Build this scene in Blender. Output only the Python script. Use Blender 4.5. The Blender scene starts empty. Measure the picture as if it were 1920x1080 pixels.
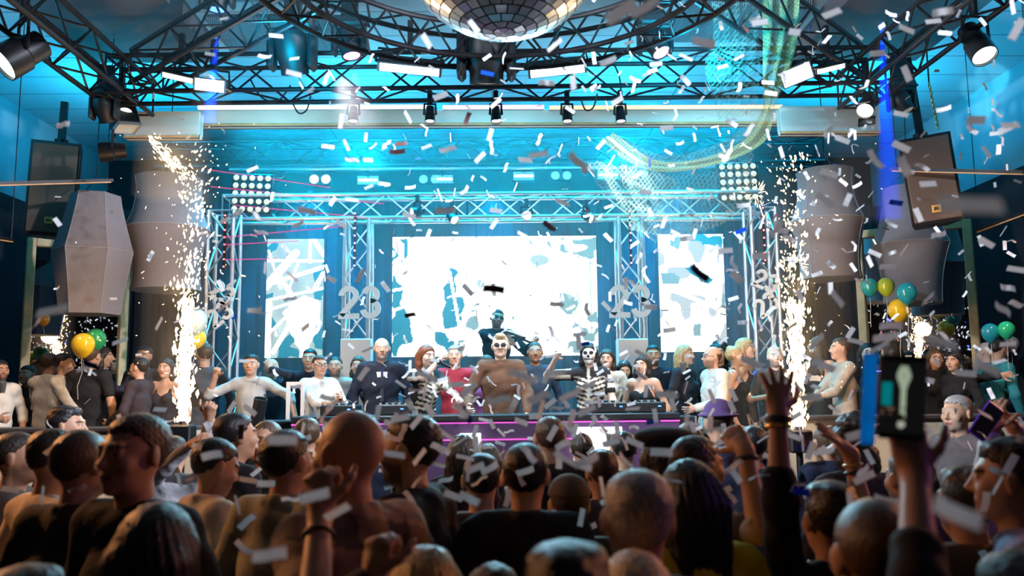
import bpy, math, random
import numpy as np
from mathutils import Vector, Matrix, Quaternion

S = bpy.context.scene
COL = S.collection
rnd = random.Random(23)
PI = math.pi

# ------------------------------------------------------------------ camera, exposure, world
FPX = 1600.0                      # focal length in pixels of the 1920 px wide frame
CAM = Vector((0.0, 0.0, 1.85))
YAW, PITCH, ROLL = math.radians(1.22), math.radians(6.95), math.radians(-0.6)
cd = bpy.data.cameras.new('camera')
cd.sensor_width = 36.0
cd.lens = 36.0 * FPX / 1920.0
cd.clip_start, cd.clip_end = 0.05, 100
cd.dof.use_dof = True
cd.dof.focus_distance = 9.2
cd.dof.aperture_fstop = 2.4
cd.dof.aperture_blades = 0
camo = bpy.data.objects.new('camera', cd)
COL.objects.link(camo)
CROT = Matrix.Rotation(-YAW, 3, 'Z') @ Matrix.Rotation(PI / 2 + PITCH, 3, 'X') @ Matrix.Rotation(ROLL, 3, 'Z')
camo.matrix_world = Matrix.Translation(CAM) @ CROT.to_4x4()
S.camera = camo
S.view_settings.view_transform = 'Standard'
S.view_settings.look = 'None'
S.view_settings.gamma = 1.0
S.view_settings.use_curve_mapping = False
S.view_settings.exposure = 0.0
S.cycles.max_bounces = 5
S.cycles.diffuse_bounces = 2
S.cycles.glossy_bounces = 3
S.cycles.transmission_bounces = 2
S.cycles.transparent_max_bounces = 8
S.cycles.volume_bounces = 0
S.cycles.sample_clamp_indirect = 4.0
S.cycles.caustics_reflective = False
S.cycles.caustics_refractive = False
S.cycles.use_adaptive_sampling = True
S.cycles.adaptive_threshold = 0.03

W = bpy.data.worlds.new('world')
S.world = W
W.use_nodes = True
W.node_tree.nodes['Background'].inputs[0].default_value = (0.10, 0.09, 0.16, 1)
W.node_tree.nodes['Background'].inputs[1].default_value = 0.05


def at(px, py, Y):
    """the point of the plane y = Y that the photograph shows at pixel (px, py)"""
    d = CROT @ Vector(((px - 960) / FPX, (540 - py) / FPX, -1))
    return CAM + d * ((Y - CAM.y) / d.y)


def lin(r, g, b):
    """sRGB 0-255 to linear"""
    return tuple((c / 255 / 12.92) if c / 255 <= .04045 else ((c / 255 + .055) / 1.055) ** 2.4 for c in (r, g, b))


# ------------------------------------------------------------------ lamps
def look(dirv):
    return Vector(dirv).to_track_quat('-Z', 'Y')


def spot(name, loc, target, power, color, angle, blend=.4, size=.08, parent=None):
    l = bpy.data.lights.new(name, 'SPOT')
    l.energy, l.color = power, color
    l.spot_size, l.spot_blend, l.shadow_soft_size = math.radians(angle), blend, size
    o = bpy.data.objects.new(name, l)
    COL.objects.link(o)
    o.location = loc
    o.rotation_euler = look(Vector(target) - Vector(loc)).to_euler()
    o.parent = parent
    return o


def area(name, loc, target, power, color, sx, sy, spread=180):
    l = bpy.data.lights.new(name, 'AREA')
    l.energy, l.color = power, color
    l.shape, l.size, l.size_y = 'RECTANGLE', sx, sy
    l.spread = math.radians(spread)
    o = bpy.data.objects.new(name, l)
    COL.objects.link(o)
    o.location = loc
    o.rotation_euler = look(Vector(target) - Vector(loc)).to_euler()
    return o


def point(name, loc, power, color, size=.1):
    l = bpy.data.lights.new(name, 'POINT')
    l.energy, l.color, l.shadow_soft_size = power, color, size
    o = bpy.data.objects.new(name, l)
    COL.objects.link(o)
    o.location = loc
    return o


# the sparks, the washes of the room and some added fill spots
HAZE = .10
FX = {'left': at(342, 560, 7.75), 'right': at(1487, 560, 7.75)}
for k, p in FX.items():
    for dz, pw in ((-.45, 48), (.1, 42), (.7, 16)):
        point('spark_light_' + k, (p.x, p.y - .1, p.z + dz), pw, (1, .60, .30), .12)
# added unseen spots that brighten the falling confetti
spot('confetti_fill', (-5.9, 2.2, 5.3), (1.2, 5.6, 3.8), 5200, (.74, .87, 1), 42, .6, .15)
spot('confetti_fill', (5.9, 2.2, 5.3), (-1.2, 5.6, 3.8), 5800, (.80, .87, 1), 42, .6, .15)
spot('confetti_fill', (0, -2.7, 5.4), (.4, 6.0, 3.7), 1800, (.78, .88, 1), 30, .5, .15)
for x in (-1.0, .42, 1.16):
    spot('audience_light', (x, 9.85, 4.0), (x * .8, 3.4, 1.7), 430, (.40, .80, 1), 56, .6, .06)
spot('confetti_fill', (-5.9, .8, 5.3), (3.0, 3.8, 3.9), 4200, (.78, .87, 1), 34, .6, .15)
spot('confetti_fill', (5.9, .8, 5.3), (-3.0, 3.8, 3.9), 4200, (.82, .87, 1), 34, .6, .15)
# white wash on the performers
spot('stage_wash', (-1.4, 7.6, 4.75), (-.5, 8.9, 1.9), 620, (.95, .97, 1), 50, .6, .1)
spot('stage_wash', (1.5, 7.6, 4.75), (.6, 8.9, 1.9), 620, (.95, .97, 1), 50, .6, .1)
# cyan washes
CY = (.0, .50, .80)
for x in (-4.6, -1.6, 1.6, 4.6):
    area('ceiling_wash', (x, 10.2, 4.6), (x, 10.5, 5.7), 85, CY, .5, .2)
for x in (-5.2, -1.8, 1.8, 5.2):
    area('ceiling_wash', (x, 7.0, 4.6), (x, 7.5, 5.7), 48, CY, .5, .2)
for x in (-5.2, 5.2):
    area('ceiling_wash', (x, 4.4, 4.5), (x, 5.0, 5.7), 12, CY, .5, .2)
for x in (-2.1, 0, 2.1):
    area('stage_cyan', (x, 10.25, 5.45), (x, 10.5, 0), 230, (.0, .50, .82), 2.0, .3, 92)
for x in (-2.4, 0, 2.4):
    spot('curtain_blue', (x, 10.9, 4.5), (x, 12.2, 2.4), 420, (.0, .40, .95), 100, .7, .1)
    area('beam_wash', (x, 8.45, 4.45), (x, 9.2, 4.85), 9, (.25, .85, 1), .9, .1)
# warm light on the side guests
spot('side_warm', (-4.9, 7.0, 5.0), (-4.4, 8.8, 1.1), 260, (1, .62, .34), 44, .7, .1)
spot('side_warm', (5.0, 7.0, 5.0), (4.7, 8.8, 1.1), 260, (1, .62, .34), 44, .7, .1)
spot('house_warm', (-4.6, 5.0, 3.5), (-2.3, 3.3, 1.5), 240, (1, .48, .18), 44, .6, .1)
# warm house light on the crowd
spot('house_warm', (-5.9, 5.6, 3.6), (-1.6, 3.4, 1.4), 520, (1, .36, .09), 50, .6, .1)
spot('house_warm', (5.9, 5.6, 3.6), (1.6, 3.2, 1.4), 480, (1, .34, .10), 58, .6, .1)
spot('house_violet', (6.0, 2.4, 3.2), (2.6, 3.0, 1.5), 60, (.5, .15, 1), 60, .6, .1)
spot('crowd_fill', (0, -2.6, 4.6), (0, 3.4, 1.0), 8, (1, .45, .30), 80, .8, .3)  # added unseen fill behind the camera, lifts the crowd's backs
# blue beams
spot('blue_beam', at(408, 58, 7.6) , at(395, 190, 7.55), 8000, (.0, .06, 1), 8, .4, .02)
spot('blue_beam', at(1652, 36, 7.8), at(1666, 370, 7.7), 11000, (.0, .035, 1), 8.5, .6, .02)
spot('pink_beam', at(663, 118, 7.68), at(668, 190, 7.62), 60, (1, .08, .45), 26, .2, .02)
# cyan pattern thrown on the upper right wall, warm glow at the top of the left fountain
for px, py, a in ((1878, 150, 7), (1846, 205, 6), (1824, 168, 4)):
    spot('wall_pattern', (4.1, 7.4, 4.75), at(px, py, 11.0), 900, (.20, .85, 1), a, .5, .03)
point('plume_light', at(322, 298, 7.7), 7, (1, .62, .26), .06)


# ------------------------------------------------------------------ materials
def mat(name, col, rough=.6, metal=0., emit=None, estr=1., var=0., vscale=20., bump=0., bscale=60., spec=.5,
        sheen=0., trans=0., attr=None, coat=0.):
    m = bpy.data.materials.new(name)
    m.use_nodes = True
    nt = m.node_tree
    b = nt.nodes['Principled BSDF']
    b.inputs['Base Color'].default_value = (*col, 1)
    b.inputs['Roughness'].default_value = rough
    b.inputs['Metallic'].default_value = metal
    b.inputs['Specular IOR Level'].default_value = spec
    b.inputs['Coat Weight'].default_value = coat
    if sheen:
        b.inputs['Sheen Weight'].default_value = sheen
    if trans:
        b.inputs['Subsurface Weight'].default_value = trans
        b.inputs['Subsurface Radius'].default_value = (.02, .008, .004)
        b.inputs['Subsurface Scale'].default_value = .5
    if emit:
        b.inputs['Emission Color'].default_value = (*emit, 1)
        b.inputs['Emission Strength'].default_value = estr
    if attr:
        a = nt.nodes.new('ShaderNodeAttribute')
        a.attribute_name = attr
        nt.links.new(a.outputs['Color'], b.inputs['Base Color'])
    elif var:
        t = nt.nodes.new('ShaderNodeTexCoord')
        n = nt.nodes.new('ShaderNodeTexNoise')
        n.inputs['Scale'].default_value = vscale
        n.inputs['Detail'].default_value = 3
        nt.links.new(t.outputs['Object'], n.inputs['Vector'])
        r = nt.nodes.new('ShaderNodeValToRGB')
        r.color_ramp.elements[0].position, r.color_ramp.elements[1].position = .3, .7
        r.color_ramp.elements[0].color = (*[c * (1 - var) for c in col], 1)
        r.color_ramp.elements[1].color = (*[min(1, c * (1 + var)) for c in col], 1)
        nt.links.new(n.outputs['Fac'], r.inputs['Fac'])
        nt.links.new(r.outputs['Color'], b.inputs['Base Color'])
    if bump:
        t = nt.nodes.new('ShaderNodeTexCoord')
        n = nt.nodes.new('ShaderNodeTexNoise')
        n.inputs['Scale'].default_value = bscale
        n.inputs['Detail'].default_value = 2
        nt.links.new(t.outputs['Object'], n.inputs['Vector'])
        bp = nt.nodes.new('ShaderNodeBump')
        bp.inputs['Strength'].default_value = bump
        bp.inputs['Distance'].default_value = .01
        nt.links.new(n.outputs['Fac'], bp.inputs['Height'])
        nt.links.new(bp.outputs['Normal'], b.inputs['Normal'])
    return m


M = {}
M['black'] = mat('black_metal', (.012, .012, .016), .45, .3, var=.3)
M['blackpl'] = mat('black_plastic', (.010, .010, .013), .5)
M['alu'] = mat('aluminium_tube', (.62, .63, .66), .35, .85, var=.12, vscale=8)
M['darktruss'] = mat('black_truss_paint', (.022, .020, .026), .4, .4, var=.4, vscale=6)
M['chrome'] = mat('chrome', (.8, .8, .82), .12, 1.)
M['white'] = mat('white_paint', (.78, .78, .76), .45, var=.05, vscale=4)
M['foam'] = mat('white_foam_board', (.84, .84, .84), .7, bump=.1)
M['wood'] = mat('pale_wood_trim', lin(214, 170, 120), .5, var=.15, vscale=9)
M['lens_white'] = mat('lit_lens_white', (.9, .9, .9), .2, emit=(1, .97, .9), estr=6)
M['lens_cool'] = mat('lit_lens_cool', (.9, .9, .9), .2, emit=(.75, .95, 1), estr=5)
M['lens_warm'] = mat('lit_lens_warm', (.9, .9, .9), .2, emit=(1, .72, .42), estr=4)
M['lens_dim'] = mat('frosted_lens', (.55, .55, .5), .25, emit=(1, .8, .6), estr=.12)
M['lens_pink'] = mat('lit_lens_pink', (.9, .5, .6), .2, emit=(1, .2, .45), estr=4)
M['lens_blue'] = mat('lit_lens_blue', (.2, .3, .9), .2, emit=(.05, .15, 1), estr=5)


# ------------------------------------------------------------------ mesh building
class MB:
    def __init__(s):
        s.v, s.f, s.mi = [], [], []

    def add(s, vs, fs, mi=0):
        o = len(s.v)
        s.v += [tuple(p) for p in vs]
        s.f += [tuple(i + o for i in f) for f in fs]
        s.mi += [mi] * len(fs)
        return s

    def box(s, c, d, R=None, mi=0, bev=0.):
        x, y, z = d[0] / 2, d[1] / 2, d[2] / 2
        if bev:
            b = min(bev, x * .9, y * .9, z * .9)
            vs = []
            for sx in (-1, 1):
                for sy in (-1, 1):
                    for sz in (-1, 1):
                        vs += [(sx * (x - b), sy * (y - b), sz * z), (sx * (x - b), sy * y, sz * (z - b)), (sx * x, sy * (y - b), sz * (z - b))]
            idx = lambda a, b_, c_, k: (((a > 0) * 4 + (b_ > 0) * 2 + (c_ > 0)) * 3 + k)
            fs = []
            for sg in (-1, 1):
                fs.append([idx(a, b_, sg, 0) for a, b_ in ((-1, -1), (1, -1), (1, 1), (-1, 1))][::sg])
                fs.append([idx(a, sg, c_, 1) for a, c_ in ((-1, -1), (-1, 1), (1, 1), (1, -1))][::sg])
                fs.append([idx(sg, b_, c_, 2) for b_, c_ in ((-1, -1), (1, -1), (1, 1), (-1, 1))][::sg])
            for p in (-1, 1):
                for q in (-1, 1):
                    e = [idx(-1, p, q, 0), idx(1, p, q, 0), idx(1, p, q, 1), idx(-1, p, q, 1)]
                    fs.append(e if p * q < 0 else e[::-1])
                    e = [idx(p, -1, q, 0), idx(p, 1, q, 0), idx(p, 1, q, 2), idx(p, -1, q, 2)]
                    fs.append(e if p * q > 0 else e[::-1])
                    e = [idx(p, q, -1, 1), idx(p, q, 1, 1), idx(p, q, 1, 2), idx(p, q, -1, 2)]
                    fs.append(e if p * q < 0 else e[::-1])
                    for r in (-1, 1):
                        t = [idx(p, q, r, k) for k in range(3)]
                        fs.append(t if p * q * r < 0 else t[::-1])
        else:
            vs = [(sx * x, sy * y, sz * z) for sx in (-1, 1) for sy in (-1, 1) for sz in (-1, 1)]
            fs = [(0, 1, 3, 2), (4, 6, 7, 5), (0, 4, 5, 1), (2, 3, 7, 6), (0, 2, 6, 4), (1, 5, 7, 3)]
        c = Vector(c)
        vs = [(R @ Vector(p) if R else Vector(p)) + c for p in vs]
        return s.add(vs, fs, mi)

    def tube(s, pts, r, n=8, caps=True, mi=0, closed=False):
        pts = [Vector(p) for p in pts]
        k = len(pts)
        rs = r if isinstance(r, (list, tuple)) else [r] * k
        vs, fs = [], []
        ref = None
        for i, p in enumerate(pts):
            a = pts[(i - 1) % k] if (closed or i) else p
            b = pts[(i + 1) % k] if (closed or i < k - 1) else p
            t = (b - a).normalized()
            if ref is None:
                ref = Vector((0, 0, 1)) if abs(t.z) < .9 else Vector((1, 0, 0))
            u = (ref - t * ref.dot(t)).normalized()
            ref = u
            w = t.cross(u)
            for j in range(n):
                a_ = 2 * PI * j / n
                vs.append(p + (u * math.cos(a_) + w * math.sin(a_)) * rs[i])
        m = k if closed else k - 1
        for i in range(m):
            for j in range(n):
                i2 = (i + 1) % k
                fs.append((i * n + j, i * n + (j + 1) % n, i2 * n + (j + 1) % n, i2 * n + j))
        if caps and not closed:
            fs.append(tuple(range(n))[::-1])
            fs.append(tuple((k - 1) * n + j for j in range(n)))
        return s.add(vs, fs, mi)

    def cyl(s, a, b, r, r2=None, n=20, mi=0):
        return s.tube([a, b], [r, r if r2 is None else r2], n, True, mi)

    def lathe(s, prof, M4=None, n=24, mi=0):
        """profile of (radius, z) about local z"""
        vs, fs = [], []
        for r, z in prof:
            for j in range(n):
                a = 2 * PI * j / n
                vs.append(Vector((r * math.cos(a), r * math.sin(a), z)))
        for i in range(len(prof) - 1):
            for j in range(n):
                fs.append((i * n + j, i * n + (j + 1) % n, (i + 1) * n + (j + 1) % n, (i + 1) * n + j))
        fs.append(tuple(range(n))[::-1])
        fs.append(tuple((len(prof) - 1) * n + j for j in range(n)))
        if M4:
            vs = [M4 @ p for p in vs]
        return s.add(vs, fs, mi)

    def ell(s, c, r, R=None, nu=16, nv=10, mi=0):
        vs, fs = [], []
        c = Vector(c)
        for i in range(nv + 1):
            th = PI * i / nv
            for j in range(nu):
                ph = 2 * PI * j / nu
                p = Vector((r[0] * math.sin(th) * math.cos(ph), r[1] * math.sin(th) * math.sin(ph), r[2] * math.cos(th)))
                vs.append((R @ p if R else p) + c)
        for i in range(nv):
            for j in range(nu):
                fs.append((i * nu + j, (i + 1) * nu + j, (i + 1) * nu + (j + 1) % nu, i * nu + (j + 1) % nu))
        return s.add(vs, fs, mi)

    def poly(s, pts, th, M4=None, mi=0):
        """outline in the xz plane given thickness along y (front at y = -th/2)"""
        n = len(pts)
        vs = [Vector((x, -th / 2, z)) for x, z in pts] + [Vector((x, th / 2, z)) for x, z in pts]
        fs = [tuple(range(n)), tuple(range(2 * n - 1, n - 1, -1))]
        fs += [(i, i + n, (i + 1) % n + n, (i + 1) % n) for i in range(n)]
        if M4:
            vs = [M4 @ p for p in vs]
        return s.add(vs, fs, mi)


def mesh(name, mb, mats, smooth=35.):
    me = bpy.data.meshes.new(name)
    me.from_pydata(mb.v, [], mb.f)
    for m in (mats if isinstance(mats, (list, tuple)) else [mats]):
        me.materials.append(m)
    if len(set(mb.mi)) > 1:
        me.polygons.foreach_set('material_index', mb.mi)
    if smooth:
        me.polygons.foreach_set('use_smooth', [True] * len(me.polygons))
        me.set_sharp_from_angle(angle=math.radians(smooth))
    me.update()
    return me


def obj(name, mb, mats, parent=None, loc=None, smooth=35.):
    o = bpy.data.objects.new(name, mb if isinstance(mb, bpy.types.Mesh) else mesh(name, mb, mats, smooth))
    COL.objects.link(o)
    o.parent = parent
    if loc is not None:
        o.location = loc
    return o


def tag(o, label, cat, group=None, kind=None):
    o['label'], o['category'] = label, cat
    if group:
        o['group'] = group
    if kind:
        o['kind'] = kind
    return o


def thing(name, label, cat, loc=(0, 0, 0), group=None, rot=None):
    o = bpy.data.objects.new(name, None)
    o.empty_display_size = .1
    COL.objects.link(o)
    o.location = loc
    if rot is not None:
        o.rotation_euler = rot
    return tag(o, label, cat, group)


def struct(name, mb, mats, smooth=35.):
    o = obj(name, mb, mats, smooth=smooth)
    o['kind'] = 'structure'
    return o


def dup(root, loc=None, rot=None, label=None, group=None):
    r = root.copy()
    COL.objects.link(r)
    if loc is not None:
        r.location = loc
    if rot is not None:
        r.rotation_euler = rot
    if label:
        r['label'] = label
    if group:
        r['group'] = group
    for ch in root.children:
        c = ch.copy()
        COL.objects.link(c)
        c.parent = r
        for g in ch.children:
            d = g.copy()
            COL.objects.link(d)
            d.parent = c
    return r


def frame(z, up=(0, 0, 1)):
    """rotation whose local z is the given direction, local x horizontal"""
    z = Vector(z).normalized()
    up = Vector(up)
    if abs(z.dot(up)) > .99:
        up = Vector((0, 1, 0))
    x = up.cross(z).normalized()
    y = z.cross(x)
    return Matrix((x, y, z)).transposed()

# ------------------------------------------------------------------ the room
XW, YB, YF, ZC = 6.4, 14.0, -3.0, 5.75


def tile_mat(name, col, line, sx, sy, rough=.7):
    m = mat(name, col, rough)
    nt = m.node_tree
    t = nt.nodes.new('ShaderNodeTexCoord')
    b = nt.nodes.new('ShaderNodeTexBrick')
    b.offset = 0
    b.inputs['Color1'].default_value = (*col, 1)
    b.inputs['Color2'].default_value = (*[c * .93 for c in col], 1)
    b.inputs['Mortar'].default_value = (*line, 1)
    b.inputs['Scale'].default_value = 1
    b.inputs['Mortar Size'].default_value = .012
    b.inputs['Brick Width'].default_value = sx
    b.inputs['Row Height'].default_value = sy
    nt.links.new(t.outputs['Object'], b.inputs['Vector'])
    nt.links.new(b.outputs['Color'], nt.nodes['Principled BSDF'].inputs['Base Color'])
    return m


M['floor'] = mat('dark_floor', (.03, .028, .03), .35, var=.4, vscale=3)
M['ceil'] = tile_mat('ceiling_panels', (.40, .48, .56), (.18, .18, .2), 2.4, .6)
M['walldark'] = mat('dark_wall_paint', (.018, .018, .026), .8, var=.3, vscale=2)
M['wallpale'] = mat('cyan_tinted_wall', (.16, .40, .50), .8, var=.06, vscale=2)  # cyan of the stage light mixed into the upper wall colour
M['drape'] = mat('navy_stage_drape', (.012, .03, .07), .9, var=.3, vscale=5)

mb = MB().box((0, (YB + YF) / 2, -.05), (2 * XW, YB - YF, .1))
struct('floor', mb, M['floor'])
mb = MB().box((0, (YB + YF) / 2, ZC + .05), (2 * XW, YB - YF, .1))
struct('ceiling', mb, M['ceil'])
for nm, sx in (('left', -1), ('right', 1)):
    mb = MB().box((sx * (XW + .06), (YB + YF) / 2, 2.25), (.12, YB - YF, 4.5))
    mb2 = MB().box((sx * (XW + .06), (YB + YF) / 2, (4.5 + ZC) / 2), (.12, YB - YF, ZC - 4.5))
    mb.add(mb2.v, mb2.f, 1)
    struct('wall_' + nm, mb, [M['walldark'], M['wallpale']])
mb = MB().box((0, YB + .06, ZC / 2), (2 * XW, .12, ZC))
struct('wall_back', mb, M['walldark'])
mb = MB().box((0, YF - .06, ZC / 2), (2 * XW, .12, ZC))
struct('wall_front', mb, M['walldark'])


def drape(name, label, x0, x1, y, z0, z1, m, amp=.05, lam=.32, cat='curtain'):
    mb = MB()
    n = int((x1 - x0) / .03)
    vs = []
    for i in range(n + 1):
        x = x0 + (x1 - x0) * i / n
        yy = y + amp * math.sin(2 * PI * x / lam) + amp * .5 * math.sin(2 * PI * x / (lam * .43) + 1)
        for k, th in ((0, 0), (1, .02)):
            vs += [(x, yy + th, z0), (x, yy + th, z1)]
    fs = []
    for i in range(n):
        a, b = i * 4, i * 4 + 4
        fs += [(a, b, b + 1, a + 1), (b + 2, a + 2, a + 3, b + 3), (a + 1, b + 1, b + 3, a + 3), (a, a + 2, b + 2, b)]
    mb.add(vs, fs)
    return tag(obj(name, mb, m), label, cat)


drape('stage_curtain', 'dark blue pleated drape hung across the back of the stage', -4.3, 4.3, 12.2, .6, 4.62, M['drape'])
drape('side_curtain', 'dark drape behind the hanging lanterns on the left', -6.3, -4.35, 12.6, .6, 4.6, M['walldark'], .04)
drape('side_curtain', 'dark drape behind the hanging lanterns on the right', 4.35, 6.3, 12.6, .6, 4.6, M['walldark'], .04)

# ceiling furniture: corrugated panels and dark beams
M['corr'] = mat('corrugated_sheet', (.16, .2, .24), .5, .3)
nt = M['corr'].node_tree
_t = nt.nodes.new('ShaderNodeTexCoord'); _w = nt.nodes.new('ShaderNodeTexWave')
_w.inputs['Scale'].default_value = 14
_b = nt.nodes.new('ShaderNodeBump'); _b.inputs['Strength'].default_value = .8; _b.inputs['Distance'].default_value = .02
nt.links.new(_t.outputs['Object'], _w.inputs['Vector']); nt.links.new(_w.outputs['Fac'], _b.inputs['Height'])
nt.links.new(_b.outputs['Normal'], nt.nodes['Principled BSDF'].inputs['Normal'])
for lab, x, y in (('corrugated ceiling panel over the left moving head', -2.3, 8.9), ('corrugated ceiling panel by the blue right-hand truss corner', 2.6, 8.6),
                  ('corrugated ceiling panel near the mirror ball', -1.9, 7.6)):
    mb = MB().box((0, 0, 0), (1.3, .9, .06))
    tag(obj('ceiling_panel', mb, M['corr'], loc=(x, y, ZC - .03)), lab, 'ceiling panel')
for lab, x in (('dark ceiling beam running above the left lighting rail', -3.75), ('dark ceiling beam running above the right lighting rail', 4.1)):
    mb = MB().box((0, 0, 0), (1.4, 8.6, .22))
    tag(obj('ceiling_beam', mb, mat('brown_beam', (.10, .075, .085), .7, var=.3, vscale=2), loc=(x, 4.9, ZC - .11)), lab, 'beam')

# stage platform, risers, half walls
M['stage'] = mat('stage_deck', (.05, .05, .06), .6, var=.3, vscale=4)
mb = MB().box((0, 0, .3), (12.6, 5.2, .6))
tag(obj('stage_platform', mb, M['stage'], loc=(0, 11.3, 0)), 'dark raised platform that carries the performers and side guests', 'stage')
mb = MB().box((0, 0, .25), (2.2, 1.3, .5))
tag(obj('riser', mb, M['stage'], loc=(.15, 10.6, .6)), 'dark riser under the violinist', 'stage riser')

M['cream'] = mat('cream_half_wall', (.72, .55, .38), .55, var=.06, vscale=3)
M['ledge'] = mat('dark_ledge', (.06, .05, .05), .3)


def half_wall(label, x0, x1, y, top):
    t = thing('bar_counter', label, 'counter', ((x0 + x1) / 2, y, 0))
    w = x1 - x0
    obj('panel', MB().box((0, 0, (top - .04) / 2), (w, .16, top - .04)), M['cream'], t)
    obj('countertop', MB().box((0, .04, top - .02), (w, .36, .04), bev=.008), M['ledge'], t)
    return t


half_wall('cream fronted bar counter with dark top before the guests at left', -5.9, -2.75, 8.1, 1.57)
half_wall('cream fronted bar counter with dark top before the guests at right', 2.75, 5.9, 8.1, 1.6)

# mirrors
M['mirror'] = mat('mirror_glass', (.82, .83, .85), .015, 1.)


def wall_mirror(label, pl, pr, top, bot):
    """framed mirror standing between two ground points"""
    a, b = Vector((*pl, 0)), Vector((*pr, 0))
    w = (b - a).length
    t = thing('wall_mirror', label, 'mirror', (a + b) / 2 + Vector((0, 0, bot)), rot=(0, 0, math.atan2((b - a).y, (b - a).x)))
    h = top - bot
    obj('glass', MB().box((0, .03, h / 2), (w - .1, .02, h - .1)), M['mirror'], t)
    for sx in (-1, 1):
        obj('stile', MB().box((sx * (w / 2 - .05), 0, h / 2), (.1, .09, h), bev=.01), M['wood'], t)
    for z in (.05, h - .05):
        obj('rail', MB().box((0, 0, z), (w - .2, .08, .1), bev=.01), M['wood'], t)
    obj('backing', MB().box((0, .06, h / 2), (w - .02, .03, h - .02)), M['walldark'], t)
    return t


wall_mirror('tall wood framed mirror behind the guests and balloons at left', (-5.62, 10.25), (-4.66, 10.92), 3.76, .6)
wall_mirror('tall wood framed mirror behind the guests with cat ears at right', (4.62, 10.7), (5.72, 9.93), 3.85, .6)

# lanterns
M['shade'] = mat('grey_lantern_fabric', (.22, .205, .23), .85, var=.04, vscale=30, bump=.1, bscale=200, trans=0)
M['seam'] = mat('pale_seam', (.32, .31, .33), .8)


def lantern(label, px, pyt, pyb, Y, wmax, n, rz, mid=.47, conc=.25, wtop=.62, wbot=.7, flare=.0, tilt=0.):
    zt, zb = at(px, pyt, Y), at(px, pyb, Y)
    h = zt.z - zb.z
    R = wmax / 2
    t = thing('hanging_lantern', label, 'lantern', (zt.x, Y, zt.z), rot=(0, tilt, rz))
    prof = []
    for k in range(15):
        u = k / 14
        if u < mid:
            s = u / mid
            r = wtop + (1 - wtop) * (s ** (1 + conc * 4))
            r += flare * max(0, 1 - s * 5)
        else:
            s = (1 - u) / (1 - mid)
            r = wbot + (1 - wbot) * (s ** (1 + conc * 4))
            r += flare * max(0, 1 - s * 6)
        prof.append((R * r, -u * h))
    # make sure the waist edge is a row of its own
    prof = sorted(prof + [(R, -mid * h)], key=lambda p: -p[1])
    mb = MB()
    mb.lathe(prof, n=n)
    obj('shade', mb, M['shade'], t, smooth=40)
    for j in range(0, n, 1 if n < 8 else 4):
        a = 2 * PI * j / n
        obj('seam', MB().tube([(r * 1.002 * math.cos(a), r * 1.002 * math.sin(a), z) for r, z in prof], .004, 5), M['seam'], t)
    ring = [(R * math.cos(2 * PI * j / n) * 1.003, R * math.sin(2 * PI * j / n) * 1.003, -mid * h) for j in range(n)]
    obj('waist_ring', MB().tube(ring, .006, 6, closed=True), M['seam'], t)
    top = prof[0][0]
    for j in range(3):
        a = 2 * PI * j / 3 + .3
        obj('hanging_wire', MB().tube([(top * .9 * math.cos(a), top * .9 * math.sin(a), 0), (0, 0, .22)], .004, 5), M['black'], t)
    obj('hanging_cord', MB().tube([(0, 0, .22), (0, 0, ZC - zt.z)], .006, 5), M['black'], t)
    return t


lantern('angular grey fabric lantern hanging lowest at left before the mirror', 179, 366, 590, 9.0, .79, 6, .27, .48, .05, .62, .74)
lantern('curved waisted grey fabric lantern beside the left spark fountain', 318, 336, 545, 9.6, .92, 14, .2, .46, .5, .76, .78, .05)
lantern('brownish grey fabric lantern beside the right spark fountain', 1546, 322, 524, 9.4, .82, 14, .1, .47, .45, .72, .78, .05)
lantern('blue grey fabric lantern hanging before the right mirror', 1702, 354, 570, 9.5, .845, 10, .45, .5, .3, .66, .74, tilt=.03)


# loudspeakers
M['grille'] = mat('speaker_grille', (.16, .11, .085), .75, .2, var=.25, vscale=300, bump=.3, bscale=900)
M['badge'] = mat('amber_badge', (.9, .5, .12), .5)


def glyph_mesh(txt, size, depth, bold=0.):
    c = bpy.data.curves.new('t', 'FONT')
    c.body, c.size, c.extrude, c.offset = txt, size, depth, bold
    c.align_x = c.align_y = 'CENTER'
    o = bpy.data.objects.new('t', c)
    COL.objects.link(o)
    bpy.context.view_layer.update()
    me = bpy.data.meshes.new_from_object(o.evaluated_get(bpy.context.evaluated_depsgraph_get()))
    bpy.data.objects.remove(o)
    me.transform(Matrix.Rotation(PI / 2, 4, 'X'))
    return me


def speaker(label, px, pyt, pyb, Y, w, rz, ry, top):
    a, b = at(px, pyt, Y), at(px, pyb, Y)
    h = a.z - b.z
    t = thing('loudspeaker', label, 'speaker', (b.x, Y, b.z), rot=(.08, ry, rz))
    d = .5
    mb = MB()
    bw, fw = w * .32, w / 2
    outl = [(-fw, -.0), (fw, -.0), (bw, d), (-bw, d)]
    vs = [(x, y, 0) for x, y in outl] + [(x, y, h) for x, y in outl]
    mb.add(vs, [(3, 2, 1, 0), (4, 5, 6, 7)] + [(i, (i + 1) % 4, (i + 1) % 4 + 4, i + 4) for i in range(4)])
    obj('cabinet', mb, M['blackpl'], t)
    obj('grille', MB().box((0, -.012, h / 2), (w * .9, .024, h * .94), bev=.01), M['grille'], t)
    bd = obj('badge', MB().box((0, -.03, h * .16), (.085, .012, .075), bev=.004), M['badge'], t)
    g = glyph_mesh('JBL', .04, .002, .0008)
    g.materials.clear(); g.materials.append(M['blackpl'])
    g.name = 'badge_lettering'
    obj('lettering', g, None, bd, loc=(0, -.038, h * .16))
    br = obj('hanging_post', MB().box((0, .2, h + (top - a.z) / 2), (.07, .07, top - a.z)), M['black'], t)
    obj('swivel', MB().cyl((0, .2, h - .01), (0, .2, h + .06), .07), M['black'], br)
    return t


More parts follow.
